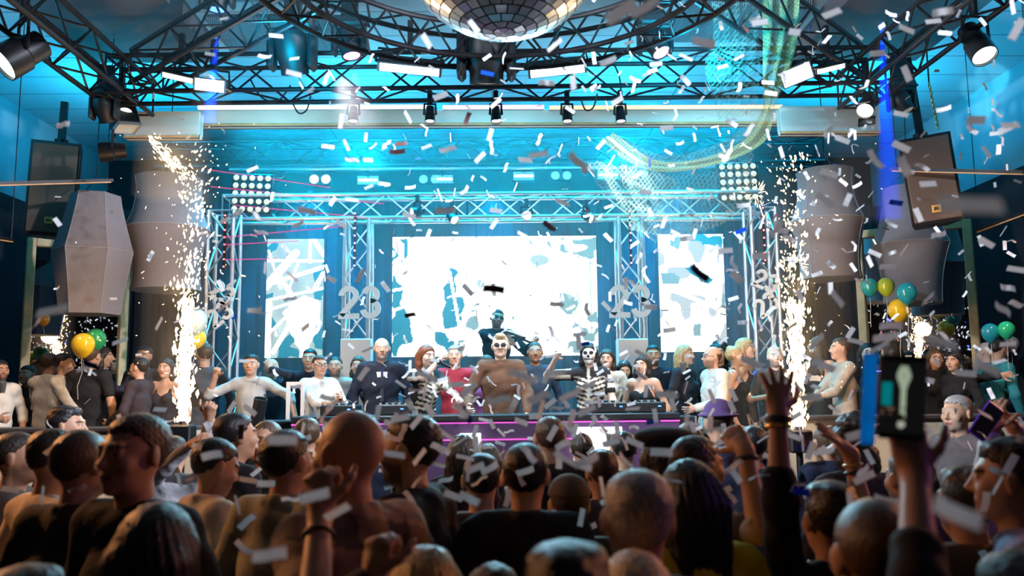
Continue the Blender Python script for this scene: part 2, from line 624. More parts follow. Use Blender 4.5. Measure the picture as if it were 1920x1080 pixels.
speaker('black loudspeaker with amber badge on a post at upper left', 90, 268, 442, 9.2, .50, .25, .05, 5.1)
speaker('black loudspeaker with amber badge on a post at upper right', 1760, 255, 418, 8.2, .48, -.35, -.1, 5.2)

# thin light bars beside the speakers
def bar_lamp(label, a, b, mt='wood'):
    a, b = Vector(a), Vector(b)
    t = thing('hanging_rail', label, 'rail', (a + b) / 2)
    R = frame(b - a)
    L = (b - a).length
    obj('channel', MB().box((0, 0, 0), (.03, .03, L), R), M['black'], t)
    obj('strip', MB().box(R @ Vector((0, -.019, 0)), (.018, .012, L * .96), R), M[mt], t)
    for u in (-.45, .45):
        p = (b - a) * u
        obj('drop_wire', MB().tube([p, (p.x, p.y, 5.7 - (a + b).z / 2)], .005, 5), M['black'], t)
    return t


bar_lamp('thin black rail with warm underside crossing the left loudspeaker', at(-40, 345, 7.8), at(212, 338, 8.6))
bar_lamp('thin black rail with warm underside crossing the right loudspeaker', at(1668, 317, 8.2), at(1960, 324, 7.4))
bar_lamp('slanting warm rail beside the right mirror top', at(1830, 433, 8.8), at(1960, 384, 7.6))
bar_lamp('short warm rail with bracket below the left loudspeaker at the edge', at(-40, 440, 8.0), at(24, 450, 8.6))

# ------------------------------------------------------------------ trusses
def truss(name, label, A, B, sz=.30, m='darktruss', up=(0, 0, 1), rc=.024, rb=.011, step=None, szv=None, cat='truss', group=None, phase=0):
    """straight box truss: four chords, one lattice per side"""
    A, B = Vector(A), Vector(B)
    szv = szv or sz
    L = (B - A).length
    d = (B - A).normalized()
    upv = Vector(up)
    x = upv.cross(d).normalized()
    y = d.cross(x)
    t = thing(name, label, cat, (A + B) / 2, group)
    mid = (A + B) / 2
    cs = [(-1, -1), (1, -1), (1, 1), (-1, 1)]
    P = lambda k, s: A + d * s + x * cs[k][0] * sz / 2 + y * cs[k][1] * szv / 2 - mid
    for k in range(4):
        obj('chord', MB().tube([P(k, 0), P(k, L)], rc, 8), M[m], t)
    n = max(1, round(L / (step or sz)))
    for k in range(4):
        k2 = (k + 1) % 4
        mb = MB()
        for i in range(n):
            s0, s1 = L * i / n, L * (i + 1) / n
            a, b = (k, k2) if (i + k + phase) % 2 else (k2, k)
            mb.tube([P(a, s0), P(b, s1)], rb, 6)
        for s in (0, L):
            mb.tube([P(k, s), P(k2, s)], rb, 6)
        obj('lattice', mb, M[m], t)
    return t


ZR = 4.93
# overhead rig (dark)
truss('lighting_truss', 'dark lighting truss running towards the stage at upper left', (-3.72, 3.2, ZR), (-3.72, 8.7, ZR), .34)
truss('lighting_truss', 'dark lighting truss running towards the stage at upper right', (3.85, 3.2, ZR + .05), (3.85, 8.7, ZR + .05), .34)
truss('lighting_truss', 'dark cross truss carrying the long floodlights before the white beam', (-3.72, 8.15, 4.93), (3.85, 8.15, 5.0), .36, step=.42)
truss('lighting_truss', 'dark diagonal truss from the left corner towards the mirror ball', (-3.5, 8.4, 5.12), (-1.45, 6.5, 5.15), .34, step=.4)
truss('lighting_truss', 'dark diagonal truss from the right corner towards the green netting', (3.65, 8.4, 5.16), (1.75, 6.5, 5.2), .34, step=.4)
truss('lighting_truss', 'dim cross truss above the stage lamps behind the white beam', (-4.6, 11.6, 5.12), (4.6, 11.6, 5.17), .34, step=.42)


def ring_truss(label, c, R, m='darktruss', sz=.3, n=48):
    t = thing('ring_truss', label, 'truss', c)
    for dr in (-sz / 2, sz / 2):
        for dz in (-sz / 2, sz / 2):
            obj('chord', MB().tube([((R + dr) * math.cos(2 * PI * i / n), (R + dr) * math.sin(2 * PI * i / n), dz) for i in range(n)], .024, 8, closed=True), M[m], t)
    q = lambda i, dr, dz: ((R + dr) * math.cos(2 * PI * i / n), (R + dr) * math.sin(2 * PI * i / n), dz)
    h = sz / 2
    for a, b in (((-h, -h), (-h, h)), ((h, -h), (h, h)), ((-h, -h), (h, -h)), ((-h, h), (h, h))):
        mb = MB()
        for i in range(0, n, 2):
            mb.tube([q(i, *a), q(i + 1, *b)], .011, 6)
            mb.tube([q(i + 1, *b), q(i + 2, *a)], .011, 6)
        obj('lattice', mb, M[m], t)
    for k in range(4):
        a = PI / 4 + k * PI / 2
        obj('hanging_chain', MB().tube([q(a / 2 / PI * n, 0, h), (R * math.cos(a), R * math.sin(a), ZC - c[2])], .008, 6), M['black'], t)
    return t


ring_truss('round dark truss encircling the mirror ball', (.06, 5.75, 4.98), 1.72)

# mirror ball
def mirror_ball(label, c, R):
    t = thing('mirror_ball', label, 'mirror ball', c)
    mb = MB()
    nv = 30
    for i in range(nv):
        t0, t1 = PI * i / nv, PI * (i + 1) / nv
        n = max(6, int(2 * PI * math.sin((t0 + t1) / 2) / (PI / nv)))
        for j in range(n):
            p0, p1 = 2 * PI * j / n, 2 * PI * (j + 1) / n
            g = .06
            a0, a1 = t0 + (t1 - t0) * g, t1 - (t1 - t0) * g
            b0, b1 = p0 + (p1 - p0) * g, p1 - (p1 - p0) * g
            pt = lambda th, ph: (R * math.sin(th) * math.cos(ph), R * math.sin(th) * math.sin(ph), R * math.cos(th))
            mb.add([pt(a0, b0), pt(a1, b0), pt(a1, b1), pt(a0, b1)], [(0, 1, 2, 3)])
    core = obj('core', MB().ell((0, 0, 0), (R * .992,) * 3, None, 40, 28), M['black'], t)
    obj('mirror_tiles', mb, mat('mirror_tile', (.85, .95, 1), .22, 1.), t, smooth=0)
    obj('hanging_rod', MB().cyl((0, 0, R * .98), (0, 0, ZC - c[2]), .015), M['black'], t)
    return t


mirror_ball('large mirror ball cut by the top edge of the picture', (.06, 4.1, 4.19), .55)

# stage columns and portal (pale aluminium)
YC, YO = 10.45, 9.95
xs = [at(672, 500, YC).x, at(1181, 500, YC).x]
xo = [at(419, 500, YO).x, at(1428, 500, YO).x]
ztop = at(926, 412, YC).z
truss('truss_column', 'aluminium truss column with a large 23 left of the main screen', (xs[0], YC, .6), (xs[0], YC, ztop), .29, 'alu', (0, 1, 0), step=.36)
truss('truss_column', 'aluminium truss column with a large 23 right of the main screen', (xs[1], YC, .6), (xs[1], YC, ztop), .29, 'alu', (0, 1, 0), step=.36)
truss('truss_column', 'outer aluminium truss column with tilted 23 signs beside the left fountain', (xo[0], YO, .6), (xo[0], YO, ztop), .29, 'alu', (0, 1, 0), step=.36)
truss('truss_column', 'outer aluminium truss column with tilted 23 signs beside the right fountain', (xo[1], YO, .6), (xo[1], YO, ztop), .29, 'alu', (0, 1, 0), step=.36)
truss('stage_truss', 'aluminium truss spanning the stage above the three screens', (xo[0] - .15, YC, ztop + .145), (xo[1] + .15, YC, ztop + .165), .29, 'alu', step=.33)

# "23" signs
def stroke(pts, w):
    L, Rr = [], []
    for i, p in enumerate(pts):
        a = pts[max(i - 1, 0)]
        b = pts[min(i + 1, len(pts) - 1)]
        t = Vector((b[0] - a[0], b[1] - a[1])).normalized()
        nrm = Vector((-t.y, t.x)) * w / 2
        L.append((p[0] + nrm.x, p[1] + nrm.y))
        Rr.append((p[0] - nrm.x, p[1] - nrm.y))
    return L, Rr


def digit(mb, ch, ox, h, w, th):
    """stroke-built bold digit of height h with lower left corner at ox"""
    arc = lambda cx, cz, r, a0, a1, k=16: [(cx + r * math.cos(math.radians(a0 + (a1 - a0) * i / k)), cz + r * math.sin(math.radians(a0 + (a1 - a0) * i / k))) for i in range(k + 1)]
    def strip(pts):
        L, Rr = stroke(pts, w)
        n = len(pts)
        vs = [(x, -th / 2, z) for x, z in L] + [(x, -th / 2, z) for x, z in Rr] + [(x, th / 2, z) for x, z in L] + [(x, th / 2, z) for x, z in Rr]
        fs = []
        for i in range(n - 1):
            fs += [(i, n + i, n + i + 1, i + 1), (2 * n + i + 1, 3 * n + i + 1, 3 * n + i, 2 * n + i),
                   (i, i + 1, 2 * n + i + 1, 2 * n + i), (n + i + 1, n + i, 3 * n + i, 3 * n + i + 1)]
        fs += [(0, 2 * n, 3 * n, n), (n - 1, 2 * n - 1, 4 * n - 1, 3 * n - 1)]
        mb.add(vs, fs)
    if ch == '2':
        r = h * .30 - w / 2 + .0
        cx, cz = ox + h * .30, h - h * .30
        pts = arc(cx, cz, r, 180, -30, 20)
        pts += [(ox + w * .55, w * .75), (ox + w * .45, w * .62)]
        strip(pts)
        mb.box((ox + h * .31, 0, w / 2), (h * .62, th, w))
    else:
        r1, r2 = h * .27 - w / 2, h * .31 - w / 2
        cx = ox + h * .30
        strip(arc(cx, h - h * .27, r1, 170, -90, 22))
        strip(arc(cx, h * .31, r2, 90, -170, 22))


def sign23(label, px, py, Y, h, tilt):
    p = at(px, py, Y)
    t = thing('number_sign', label, 'number sign', p, rot=(0, tilt, 0))
    mb = MB()
    digit(mb, '2', -h * .62, h, h * .17, .04)
    digit(mb, '3', h * .03, h, h * .17, .05)
    mb.v = [(x, y, z - h / 2) for x, y, z in mb.v]
    obj('digits', mb, M['foam'], t, smooth=40)
    return t


sign23('large upright white 23 sign on the column left of the main screen', 674, 567, YC - .24, .40, 0)
sign23('large upright white 23 sign on the column right of the main screen', 1181, 565, YC - .24, .40, 0)
sign23('small white 23 sign tilted clockwise on the outer left column, upper one', 416, 549, YO - .24, .225, math.radians(30))
sign23('small white 23 sign tilted anticlockwise on the outer left column, lower one', 411, 590, YO - .24, .225, math.radians(-38))
sign23('small white 23 sign tilted clockwise on the outer right column, upper one', 1436, 527, YO - .24, .225, math.radians(24))
sign23('small white 23 sign tilted anticlockwise on the outer right column, lower one', 1436, 571, YO - .24, .225, math.radians(-35))

# plinths at the foot of the inner columns
for lab, x in (('pale plinth box at the foot of the left 23 column', 670), ('pale plinth box at the foot of the right 23 column', 1184)):
    zt = at(x, 636, YC - .3).z
    mb = MB().box((0, 0, (zt - .6) / 2), (.36, .2, zt - .6), bev=.01)
    tag(obj('plinth', mb, M['foam'], loc=(at(x, 636, YC - .3).x, YC - .32, .6)), lab, 'plinth')

# little red lamps up the columns
M['redlamp'] = mat('lit_red_lamp', (.6, .05, .05), .3, emit=(1, .12, .12), estr=6)
M['pinklamp'] = mat('lit_pink_lamp', (.6, .1, .4), .3, emit=(1, .35, .9), estr=6)
for col, x0, Y, mt, y0, y1, n in (('outer left', 419, YO - .2, 'redlamp', 404, 500, 8), ('inner left', 664, YC - .2, 'pinklamp', 400, 498, 8),
                                  ('inner right', 1183, YC - .2, 'pinklamp', 395, 493, 8), ('outer right', 1434, YO - .2, 'redlamp', 390, 488, 8)):
    a, b = at(x0, y0, Y), at(x0 + .5, y1, Y)
    t = thing('lamp_strip', 'vertical strip of small %s dot lamps on the %s column' % ('red' if mt == 'redlamp' else 'pink', col), 'light strip', b)
    obj('bar', MB().box((0, .02, (a.z - b.z) / 2), (.03, .03, a.z - b.z + .05)), M['black'], t)
    for k in range(n):
        obj('bulb', MB().ell((0, -.005, (a.z - b.z) * k / (n - 1)), (.011,) * 3, None, 10, 6), M[mt], t)

# ------------------------------------------------------------------ LED screens
M['led'] = None
def led_mat():
    m = bpy.data.materials.new('led_screen_picture')
    m.use_nodes = True
    nt = m.node_tree
    b = nt.nodes['Principled BSDF']
    b.inputs['Base Color'].default_value = (.02, .02, .02, 1)
    b.inputs['Roughness'].default_value = .6
    a = nt.nodes.new('ShaderNodeAttribute')
    a.attribute_name = 'Col'
    # pixel rows of the LED panel
    tc = nt.nodes.new('ShaderNodeTexCoord')
    br = nt.nodes.new('ShaderNodeTexBrick')
    br.offset = 0
    br.inputs['Scale'].default_value = 1
    br.inputs['Brick Width'].default_value = .022
    br.inputs['Row Height'].default_value = .022
    br.inputs['Mortar Size'].default_value = .004
    br.inputs['Color1'].default_value = (1, 1, 1, 1)
    br.inputs['Color2'].default_value = (1, 1, 1, 1)
    br.inputs['Mortar'].default_value = (.45, .5, .5, 1)
    mp = nt.nodes.new('ShaderNodeMapping')
    mp.inputs['Rotation'].default_value = (PI / 2, 0, 0)
    nt.links.new(tc.outputs['Object'], mp.inputs['Vector'])
    nt.links.new(mp.outputs['Vector'], br.inputs['Vector'])
    mx = nt.nodes.new('ShaderNodeMix')
    mx.data_type, mx.blend_type = 'RGBA', 'MULTIPLY'
    mx.inputs['Factor'].default_value = 1
    nt.links.new(a.outputs['Color'], mx.inputs['A'])
    nt.links.new(br.outputs['Color'], mx.inputs['B'])
    nt.links.new(mx.outputs['Result'], b.inputs['Emission Color'])
    b.inputs['Emission Strength'].default_value = LED_STRENGTH
    return m


LED_STRENGTH = 3.2
M['led'] = led_mat()
rng = np.random.default_rng(11)


def vnoise(x, y, seed):
    r = np.random.default_rng(seed)
    g = r.random((64, 64))
    xi, yi = np.floor(x).astype(int) % 64, np.floor(y).astype(int) % 64
    fx, fy = x - np.floor(x), y - np.floor(y)
    fx, fy = fx * fx * (3 - 2 * fx), fy * fy * (3 - 2 * fy)
    x1, y1 = (xi + 1) % 64, (yi + 1) % 64
    return (g[xi, yi] * (1 - fx) + g[x1, yi] * fx) * (1 - fy) + (g[xi, y1] * (1 - fx) + g[x1, y1] * fx) * fy


WHITE, TEAL, GREY, PALE = np.array((1., 1., .97)), np.array(lin(0, 150, 175)) / 3.2, np.array(lin(165, 198, 192)) / 3.2, np.array(lin(226, 240, 232)) / 3.2


def screen(label, px0, px1, py0, py1, Y, painter, res=150):
    a, b = at(px0, py1, Y), at(px1, py0, Y)
    # keep the panel upright and square to the stage
    w, h = b.x - a.x, at((px0 + px1) / 2, py0, Y).z - at((px0 + px1) / 2, py1, Y).z
    zc = at((px0 + px1) / 2, py1, Y).z
    t = thing('led_screen', label, 'screen', ((a.x + b.x) / 2, Y, zc))
    nx = res
    nz = max(8, int(res * h / w))
    u, v = np.meshgrid(np.linspace(0, 1, nx + 1), np.linspace(0, 1, nz + 1), indexing='ij')
    vs = np.stack([(u - .5) * w, np.zeros_like(u) - .03, v * h], -1).reshape(-1, 3)
    idx = np.arange((nx + 1) * (nz + 1)).reshape(nx + 1, nz + 1)
    fs = np.stack([idx[:-1, :-1], idx[1:, :-1], idx[1:, 1:], idx[:-1, 1:]], -1).reshape(-1, 4)
    col = painter(u, 1 - v, w / h).reshape(-1, 3)      # v measured downwards
    me = bpy.data.meshes.new('display')
    me.from_pydata(vs.tolist(), [], fs.tolist())
    at_ = me.color_attributes.new('Col', 'FLOAT_COLOR', 'POINT')
    at_.data.foreach_set('color', np.c_[col, np.ones(len(col))].astype(np.float32).ravel())
    me.materials.append(M['led'])
    obj('display', me, None, t)
    obj('panel', MB().box((0, .03, h / 2), (w + .02, .1, h + .02)), M['black'], t)
    # rear stand legs
    for sx in (-1, 1):
        obj('stand_post', MB().box((sx * w * .35, .1, -(zc - .6) / 2 + .05), (.06, .06, zc - .6 + .1)), M['black'], t)
    return t


def seg(u, v, a, b, wd, asp):
    x, y = u * asp, v
    ax, ay, bx, by = a[0] * asp, a[1], b[0] * asp, b[1]
    dx, dy = bx - ax, by - ay
    t = np.clip(((x - ax) * dx + (y - ay) * dy) / (dx * dx + dy * dy), 0, 1)
    return np.hypot(x - ax - t * dx, y - ay - t * dy) < wd


def polyin(u, v, pts):
    c = np.zeros(u.shape, bool)
    n = len(pts)
    for i in range(n):
        (x0, y0), (x1, y1) = pts[i], pts[(i + 1) % n]
        if y0 == y1:
            continue
        k = ((y0 > v) != (y1 > v)) & (u < (x1 - x0) * (v - y0) / (y1 - y0) + x0)
        c ^= k
    return c


def put(c, m, col):
    c[m] = col


def paint_main(u, v, asp):
    c = np.ones(u.shape + (3,)) * WHITE
    wob = (vnoise(u * 22, v * 14, 1) - .5) * .05
    uu, vv = u + wob, v + (vnoise(u * 20, v * 15, 2) - .5) * .06
    g = vnoise(u * 7, v * 5, 5)
    put(c, (g > .88), PALE)
    put(c, (vnoise(u * 34, v * 22, 9) > .95) & (v < .9), GREY)
    for pts in ([(0, .32), (.035, .38), (.05, .55), (.1, .68), (.085, .84), (.03, 1), (0, 1)],
                [(.045, 0), (.07, 0), (.06, .22), (.045, .2)],
                [(.27, .25), (.31, .3), (.30, .55), (.26, .60), (.245, .52)],
                [(.255, .55), (.34, .52), (.36, .62), (.31, .74), (.25, .78), (.235, .66)],
                [(.22, .80), (.31, .86), (.33, .97), (.27, .99), (.22, .9)],
                [(.0, .06), (.02, .06), (.02, .24), (0, .25)]):
        put(c, polyin(uu, vv, pts), TEAL)
    for pts in ([(.32, .58), (.42, .62), (.44, .76), (.36, .82), (.30, .7)], [(.80, .46), (.93, .55), (.90, .68), (.82, .62)],
                [(.86, .02), (1, .04), (1, .2), (.88, .16)], [(.9, .7), (1, .62), (1, 1), (.86, .98)], [(.33, .86), (.38, .92), (.37, 1), (.30, 1)],
                [(.77, .05), (.85, .0), (.86, .12), (.80, .14)]):
        put(c, polyin(uu, vv, pts) & (vnoise(u * 30, v * 20, 4) > .5), GREY)
    for a, b in (((.02, .1), (.11, .34)), ((0, .45), (.1, .42)), ((.3, .95), (.37, .55)), ((.96, 1), (.90, .8)), ((.0, .62), (.12, .55)), ((.28, .3), (.335, .85))):
        put(c, seg(u, v, a, b, .012, asp), WHITE)
    put(c, (u > .965) & (u < .972), GREY)
    return c


def paint_left(u, v, asp):
    c = np.ones(u.shape + (3,)) * PALE
    uu, vv = u + (vnoise(u * 9, v * 18, 21) - .5) * .08, v + (vnoise(u * 9, v * 18, 22) - .5) * .05
    c = c * (.75 + .6 * vnoise(u * 4, v * 8, 23))[..., None]
    for pts in ([(0, .46), (.12, .45), (.08, .54), (.0, .58)], [(0, .74), (.1, .62), (.18, .72), (.08, .86), (0, .9)],
                [(.28, .86), (.55, .95), (.6, 1), (.22, 1), (.2, .93)], [(.84, .78), (1, .74), (1, .93), (.88, .92)], [(.8, .3), (1, .2), (1, .34), (.86, .4)],
                [(0, .05), (.2, .02), (.15, .1), (0, .14)], [(.85, .44), (1, .40), (1, .52), (.88, .5)], [(.2, .9), (.5, .76), (.6, .83), (.3, .97)]):
        put(c, polyin(uu, vv, pts), TEAL)
    put(c, polyin(uu, vv, [(.28, .62), (.55, .5), (.92, .5), (.95, .72), (.8, .92), (.62, 1), (.58, .9), (.42, .8)]), WHITE)
    for a, b, w in (((0, .40), (.5, .12), .035), ((0, .18), (1, .19), .012), ((.05, .38), (1, .24), .018), ((.03, .1), (.25, .42), .01), ((0, .52), (1, .42), .012), ((.04, .6), (.6, .52), .012),
                    ((.05, .55), (.04, 1), .03), ((.1, .78), (.7, .5), .012), ((.15, .95), (.5, .66), .02), ((.75, 0), (.76, .2), .012), ((.8, 0), (1, .14), .02), ((.2, .3), (.45, .48), .02),
                    ((.55, .2), (.35, .5), .01), ((.85, .42), (.98, .30), .02)):
        put(c, seg(u, v, a, b, w, asp), WHITE)
    return c


def paint_right(u, v, asp):
    c = np.ones(u.shape + (3,)) * WHITE
    uu, vv = u + (vnoise(u * 9, v * 18, 31) - .5) * .08, v + (vnoise(u * 9, v * 18, 32) - .5) * .05
    c = c * np.where(vnoise(u * 5, v * 9, 33) > .66, .27, 1)[..., None]
    put(c, polyin(uu, vv, [(.4, 0), (1, .02), (1, .13), (.7, .09), (.5, .06)]), TEAL * 1.6)
    put(c, polyin(uu, vv, [(.42, .28), (.5, .27), (.8, .38), (.76, .42), (.62, .41)]), TEAL)
    for pts in ([(.2, .0), (.4, .03), (.35, .12), (.22, .1)], [(0, .35), (.3, .36), (.3, .43), (.05, .43)], [(.5, .78), (.62, .76), (.64, .86), (.52, .87)], [(.84, .55), (1, .5), (1, .62), (.9, .63)]):
        put(c, polyin(uu, vv, pts), GREY)
    for a, b, w in (((0, .1), (.3, 0), .014), ((.02, .52), (.3, .72), .02), ((.3, .5), (.98, .66), .016), ((.5, .62), (.9, 1), .02), ((.08, .95), (.22, .7), .012), ((.45, .98), (.5, .6), .014), ((.97, .2), (.9, .6), .02), ((.7, .5), (1, .40), .012)):
        put(c, seg(u, v, a, b, w, asp), WHITE)
    return c


YS = 11.3
screen('large LED screen with white picture behind the violinist', 735, 1117, 444, 668, YS, paint_main, 220)
screen('narrow LED screen with white streaks left of the main screen', 497, 609, 449, 671, YS, paint_left, 90)
screen('narrow LED screen with ribbed white picture right of the main screen', 1239, 1354, 440, 660, YS, paint_right, 90)

# ------------------------------------------------------------------ white beam with LED strip
def white_beam(label, px0, px1, pyt, pyb, Y):
    a, b = at(px0, pyb, Y), at(px1, pyb, Y)
    h = at((px0 + px1) / 2, pyt, Y).z - at((px0 + px1) / 2, pyb, Y).z
    t = thing('white_beam', label, 'beam', ((a.x + b.x) / 2, Y + .15, (a.z + b.z) / 2))
    w = b.x - a.x
    obj('fascia', MB().box((0, -.13, h / 2), (w, .04, h)), M['beamwhite'], t)
    obj('soffit', MB().box((0, -.08, .02), (w, .12, .04)), M['beamwhite'], t)
    obj('back_board', MB().box((0, -.03, h / 2), (w, .03, h)), M['beamwhite'], t)
    obj('edge_trim', MB().box((0, -.155, .012), (w, .012, .022)), M['wood'], t)
    return t, w, h


M['beamwhite'] = mat('glossy_white_board', (.74, .76, .76), .3, var=.06, vscale=3)
bm, bw, bh = white_beam('long white beam spanning the room above the stage', 372, 1466, 206, 234, 9.2)
white_beam('deeper white beam section at the left end', 232, 372, 209, 258, 8.75)
white_beam('deeper white beam section at the right end', 1466, 1652, 199, 250, 8.75)
M['strip_white'] = mat('led_strip_white', (.9, .9, .9), .3, emit=(.95, .95, 1), estr=2.2)
M['strip_warm'] = mat('led_strip_warm', (.9, .8, .6), .3, emit=(1, .62, .32), estr=.9)
M['strip_pink'] = mat('led_strip_pink', (.9, .6, .8), .3, emit=(1, .40, .8), estr=1.6)
for lab, p0, p1, mt in (('bright white LED strip along the top left of the beam', 372, 800, 'strip_white'), ('pink LED strip along the top middle of the beam', 830, 1020, 'strip_pink'),
                        ('warm LED strip along the top right of the beam', 1030, 1466, 'strip_warm')):
    a, b = at(p0, 201, 9.14), at(p1, 201, 9.14)
    t = thing('led_strip', lab, 'LED strip', (a + b) / 2)
    L = b.x - a.x
    obj('profile', MB().box((0, .02, 0), (L, .04, .05)), M['alu'], t)
    obj('diffuser', MB().cyl((-L / 2, -.005, 0), (L / 2, -.005, 0), .022), M[mt], t)

# ------------------------------------------------------------------ lamps
def par_can(label, p, d, R, L, lens='lens_white', mount=.35, doors=False, sp=None):
    """lens centre p, shining along d"""
    p, d = Vector(p), Vector(d).normalized()
    t = thing('par_can', label, 'stage lamp', p)
    Rm = frame(d).to_4x4()
    h = obj('housing', MB().lathe([(R * .45, -L), (R * .8, -L * .96), (R * .85, -L * .5), (R * 1.0, -L * .45), (R * 1.04, -.01), (R * 1.04, .02), (R * .97, .02), (R * .95, -.012), (.001, -.012)], Rm, 28), M['black'], t)
    obj('lens', MB().lathe([(R * .93, -.012), (R * .93, -.006), (R * .6, .004), (.001, .01)], Rm, 28), M[lens], t)
    x = Rm.to_3x3() @ Vector((1, 0, 0))
    c = -d * L * .45
    top = c + Vector((0, 0, R * 1.2 + L * .3))
    obj('yoke', MB().tube([c + x * R * 1.06, c + x * R * 1.2, top + x * R * 1.1, top - x * R * 1.1, c - x * R * 1.2, c - x * R * 1.06], .014, 6), M['black'], t)
    obj('clamp', MB().box(top + Vector((0, 0, mount / 2)), (.05, .07, mount), bev=.01), M['blackpl'], t)
    if doors:
        for sgn in (-1, 1):
            y = Rm.to_3x3() @ Vector((0, 1, 0))
            obj('barn_door', MB().box(y * sgn * R * 1.25 + d * R * .5, (R * 2, .008, R * 1.2), Rm.to_3x3() @ Matrix.Rotation(-sgn * .5, 3, 'X')), M['black'], t)
    if sp:
        s = spot(t.name + '_light', p + d * .03, p + d, *sp)
    return t


def moving_head(label, p, d, k=1., lens=None, drop=.25):
    """hung moving head: p is the middle of the yoke"""
    p, d = Vector(p), Vector(d).normalized()
    t = thing('moving_head', label, 'stage lamp', p)
    obj('base', MB().box((0, 0, .26 * k), (.42 * k, .3 * k, .13 * k), bev=.03 * k), M['blackpl'], t)
    for sx in (-1, 1):
        obj('handle', MB().tube([(sx * .2 * k, -.08 * k, .28 * k), (sx * .25 * k, -.08 * k, .25 * k), (sx * .25 * k, .08 * k, .25 * k), (sx * .2 * k, .08 * k, .28 * k)], .015 * k, 6), M['black'], t)
    y = MB()
    for sx in (-1, 1):
        y.box((sx * .19 * k, 0, .02 * k), (.07 * k, .2 * k, .38 * k), bev=.03 * k)
    y.box((0, 0, .185 * k), (.42 * k, .2 * k, .06 * k), bev=.02 * k)
    obj('yoke', y, M['blackpl'], t)
    Rm = frame(d).to_4x4()
    obj('head', MB().lathe([(.02 * k, -.22 * k), (.12 * k, -.21 * k), (.15 * k, -.12 * k), (.155 * k, .02 * k), (.13 * k, .12 * k), (.13 * k, .2 * k), (.115 * k, .2 * k), (.11 * k, .185 * k), (.001, .185 * k)], Rm, 24), M['blackpl'], t)
    obj('lens', MB().lathe([(.108 * k, .185 * k), (.108 * k, .19 * k), (.001, .2 * k)], Rm, 24), M[lens or 'lens_dim'], t)
    obj('clamp', MB().box((0, 0, (.32 * k + drop) / 2 + .16 * k), (.16, .06, drop), bev=.01), M['black'], t)
    return t


def flood(label, p, w, h, d, roll=0., face='lens_white', depth=.14, hang=.3, louvre=0, sp=None):
    """box floodlight, face centre p, shining along d, w wide and h high"""
    p, d = Vector(p), Vector(d).normalized()
    t = thing('floodlight', label, 'stage lamp', p)
    R = frame(d) @ Matrix.Rotation(roll, 3, 'Z')
    mb = MB()
    mb.box(R @ Vector((0, 0, -depth / 2)), (w, h, depth), R, bev=.012)
    obj('housing', mb, M['black'], t)
    obj('lamp_face', MB().box(R @ Vector((0, 0, .004)), (w * .92, h * .88, .01), R), M[face], t)
    fr = MB()
    for s in (-1, 1):
        fr.box(R @ Vector((s * w * .48, 0, .012)), (w * .04, h, .03), R)
        fr.box(R @ Vector((0, s * h * .47, .012)), (w, h * .06, .03), R)
    obj('bezel', fr, M['alu'], t)
    for k in range(louvre):
        obj('fin', MB().box(R @ Vector((0, -h / 2 + h * (k + .5) / louvre, -depth - .02)), (w * .94, .008, .05), R), M['black'], t)
    xx = R @ Vector((1, 0, 0))
    c = R @ Vector((0, 0, -depth * .5))
    tp = c + Vector((0, 0, h * .4 + .1))
    obj('bracket', MB().tube([c + xx * w * .5, c + xx * w * .54, tp + xx * w * .5, tp - xx * w * .5, c - xx * w * .54, c - xx * w * .5], .012, 6), M['black'], t)
    obj('clamp', MB().box(tp + Vector((0, 0, hang / 2)), (.05, .05, hang)), M['black'], t)
    if sp:
        spot(t.name + '_light', p + d * .05, p + d, *sp)
    return t


DOWN = (0, 0, -1)
# pars on the side rails
par_can('large par lamp with glaring lens at the upper left edge', at(8, 118, 6.6), (-.62, -.55, -.75), .14, .36, 'lens_cool')
par_can('par lamp with glaring lens at the left rail corner', at(232, 214, 8.45), (.5, -.6, -.75), .085, .34, 'lens_white')
par_can('dark par lamp seen from its side below the left rail corner', at(190, 285, 8.5), (-.85, -.3, -.15), .10, .24, 'lens_dim', .5)
par_can('large par lamp with glaring lens at the upper right edge', at(1845, 103, 6.6), (.05, -.55, -.9), .10, .36, 'lens_cool')
par_can('par lamp with barn doors by the right rail corner', at(1622, 207, 8.45), (-.5, -.65, -.75), .085, .32, 'lens_white', .3, True)
flood('finned LED wash box pointing down beside the left corner par', at(236, 238, 8.5), .24, .2, (.35, -.1, -1), .5, 'lens_dim', .34, .12, 6)
moving_head('dark moving head hanging in front of the left rail corner', at(196, 205, 8.25), (.1, .5, -.8), .62)
moving_head('dark moving head hanging at the blue lit right rail corner', at(1690, 190, 8.3), (.3, -.2, -.8), .62)

# moving heads on the cross truss
moving_head('bulky moving head hanging left of the pink beam', at(548, 98, 7.6), (.05, .45, -.85), .98)
moving_head('moving head with pink lens tilted beside the bulky one', at(655, 80, 7.7), (.2, -.1, -1), .72, 'lens_pink', .2)
moving_head('big silhouetted moving head under the middle of the cross truss', at(912, 108, 7.5), (0, .3, -1), 1.2)
moving_head('moving head with red glowing lens right of the mirror ball', at(1228, 78, 7.5), (.35, -.3, -.9), .72, 'lens_pink', .2)
moving_head('moving head with blue beam at the upper left edge of the picture', at(408, -8, 7.6), (-.05, .02, -1), .7, 'lens_blue', .2)
moving_head('moving head with blue beam at the upper right of the picture', at(1650, -40, 7.8), (.03, .02, -1), .7, 'lens_blue', .2)

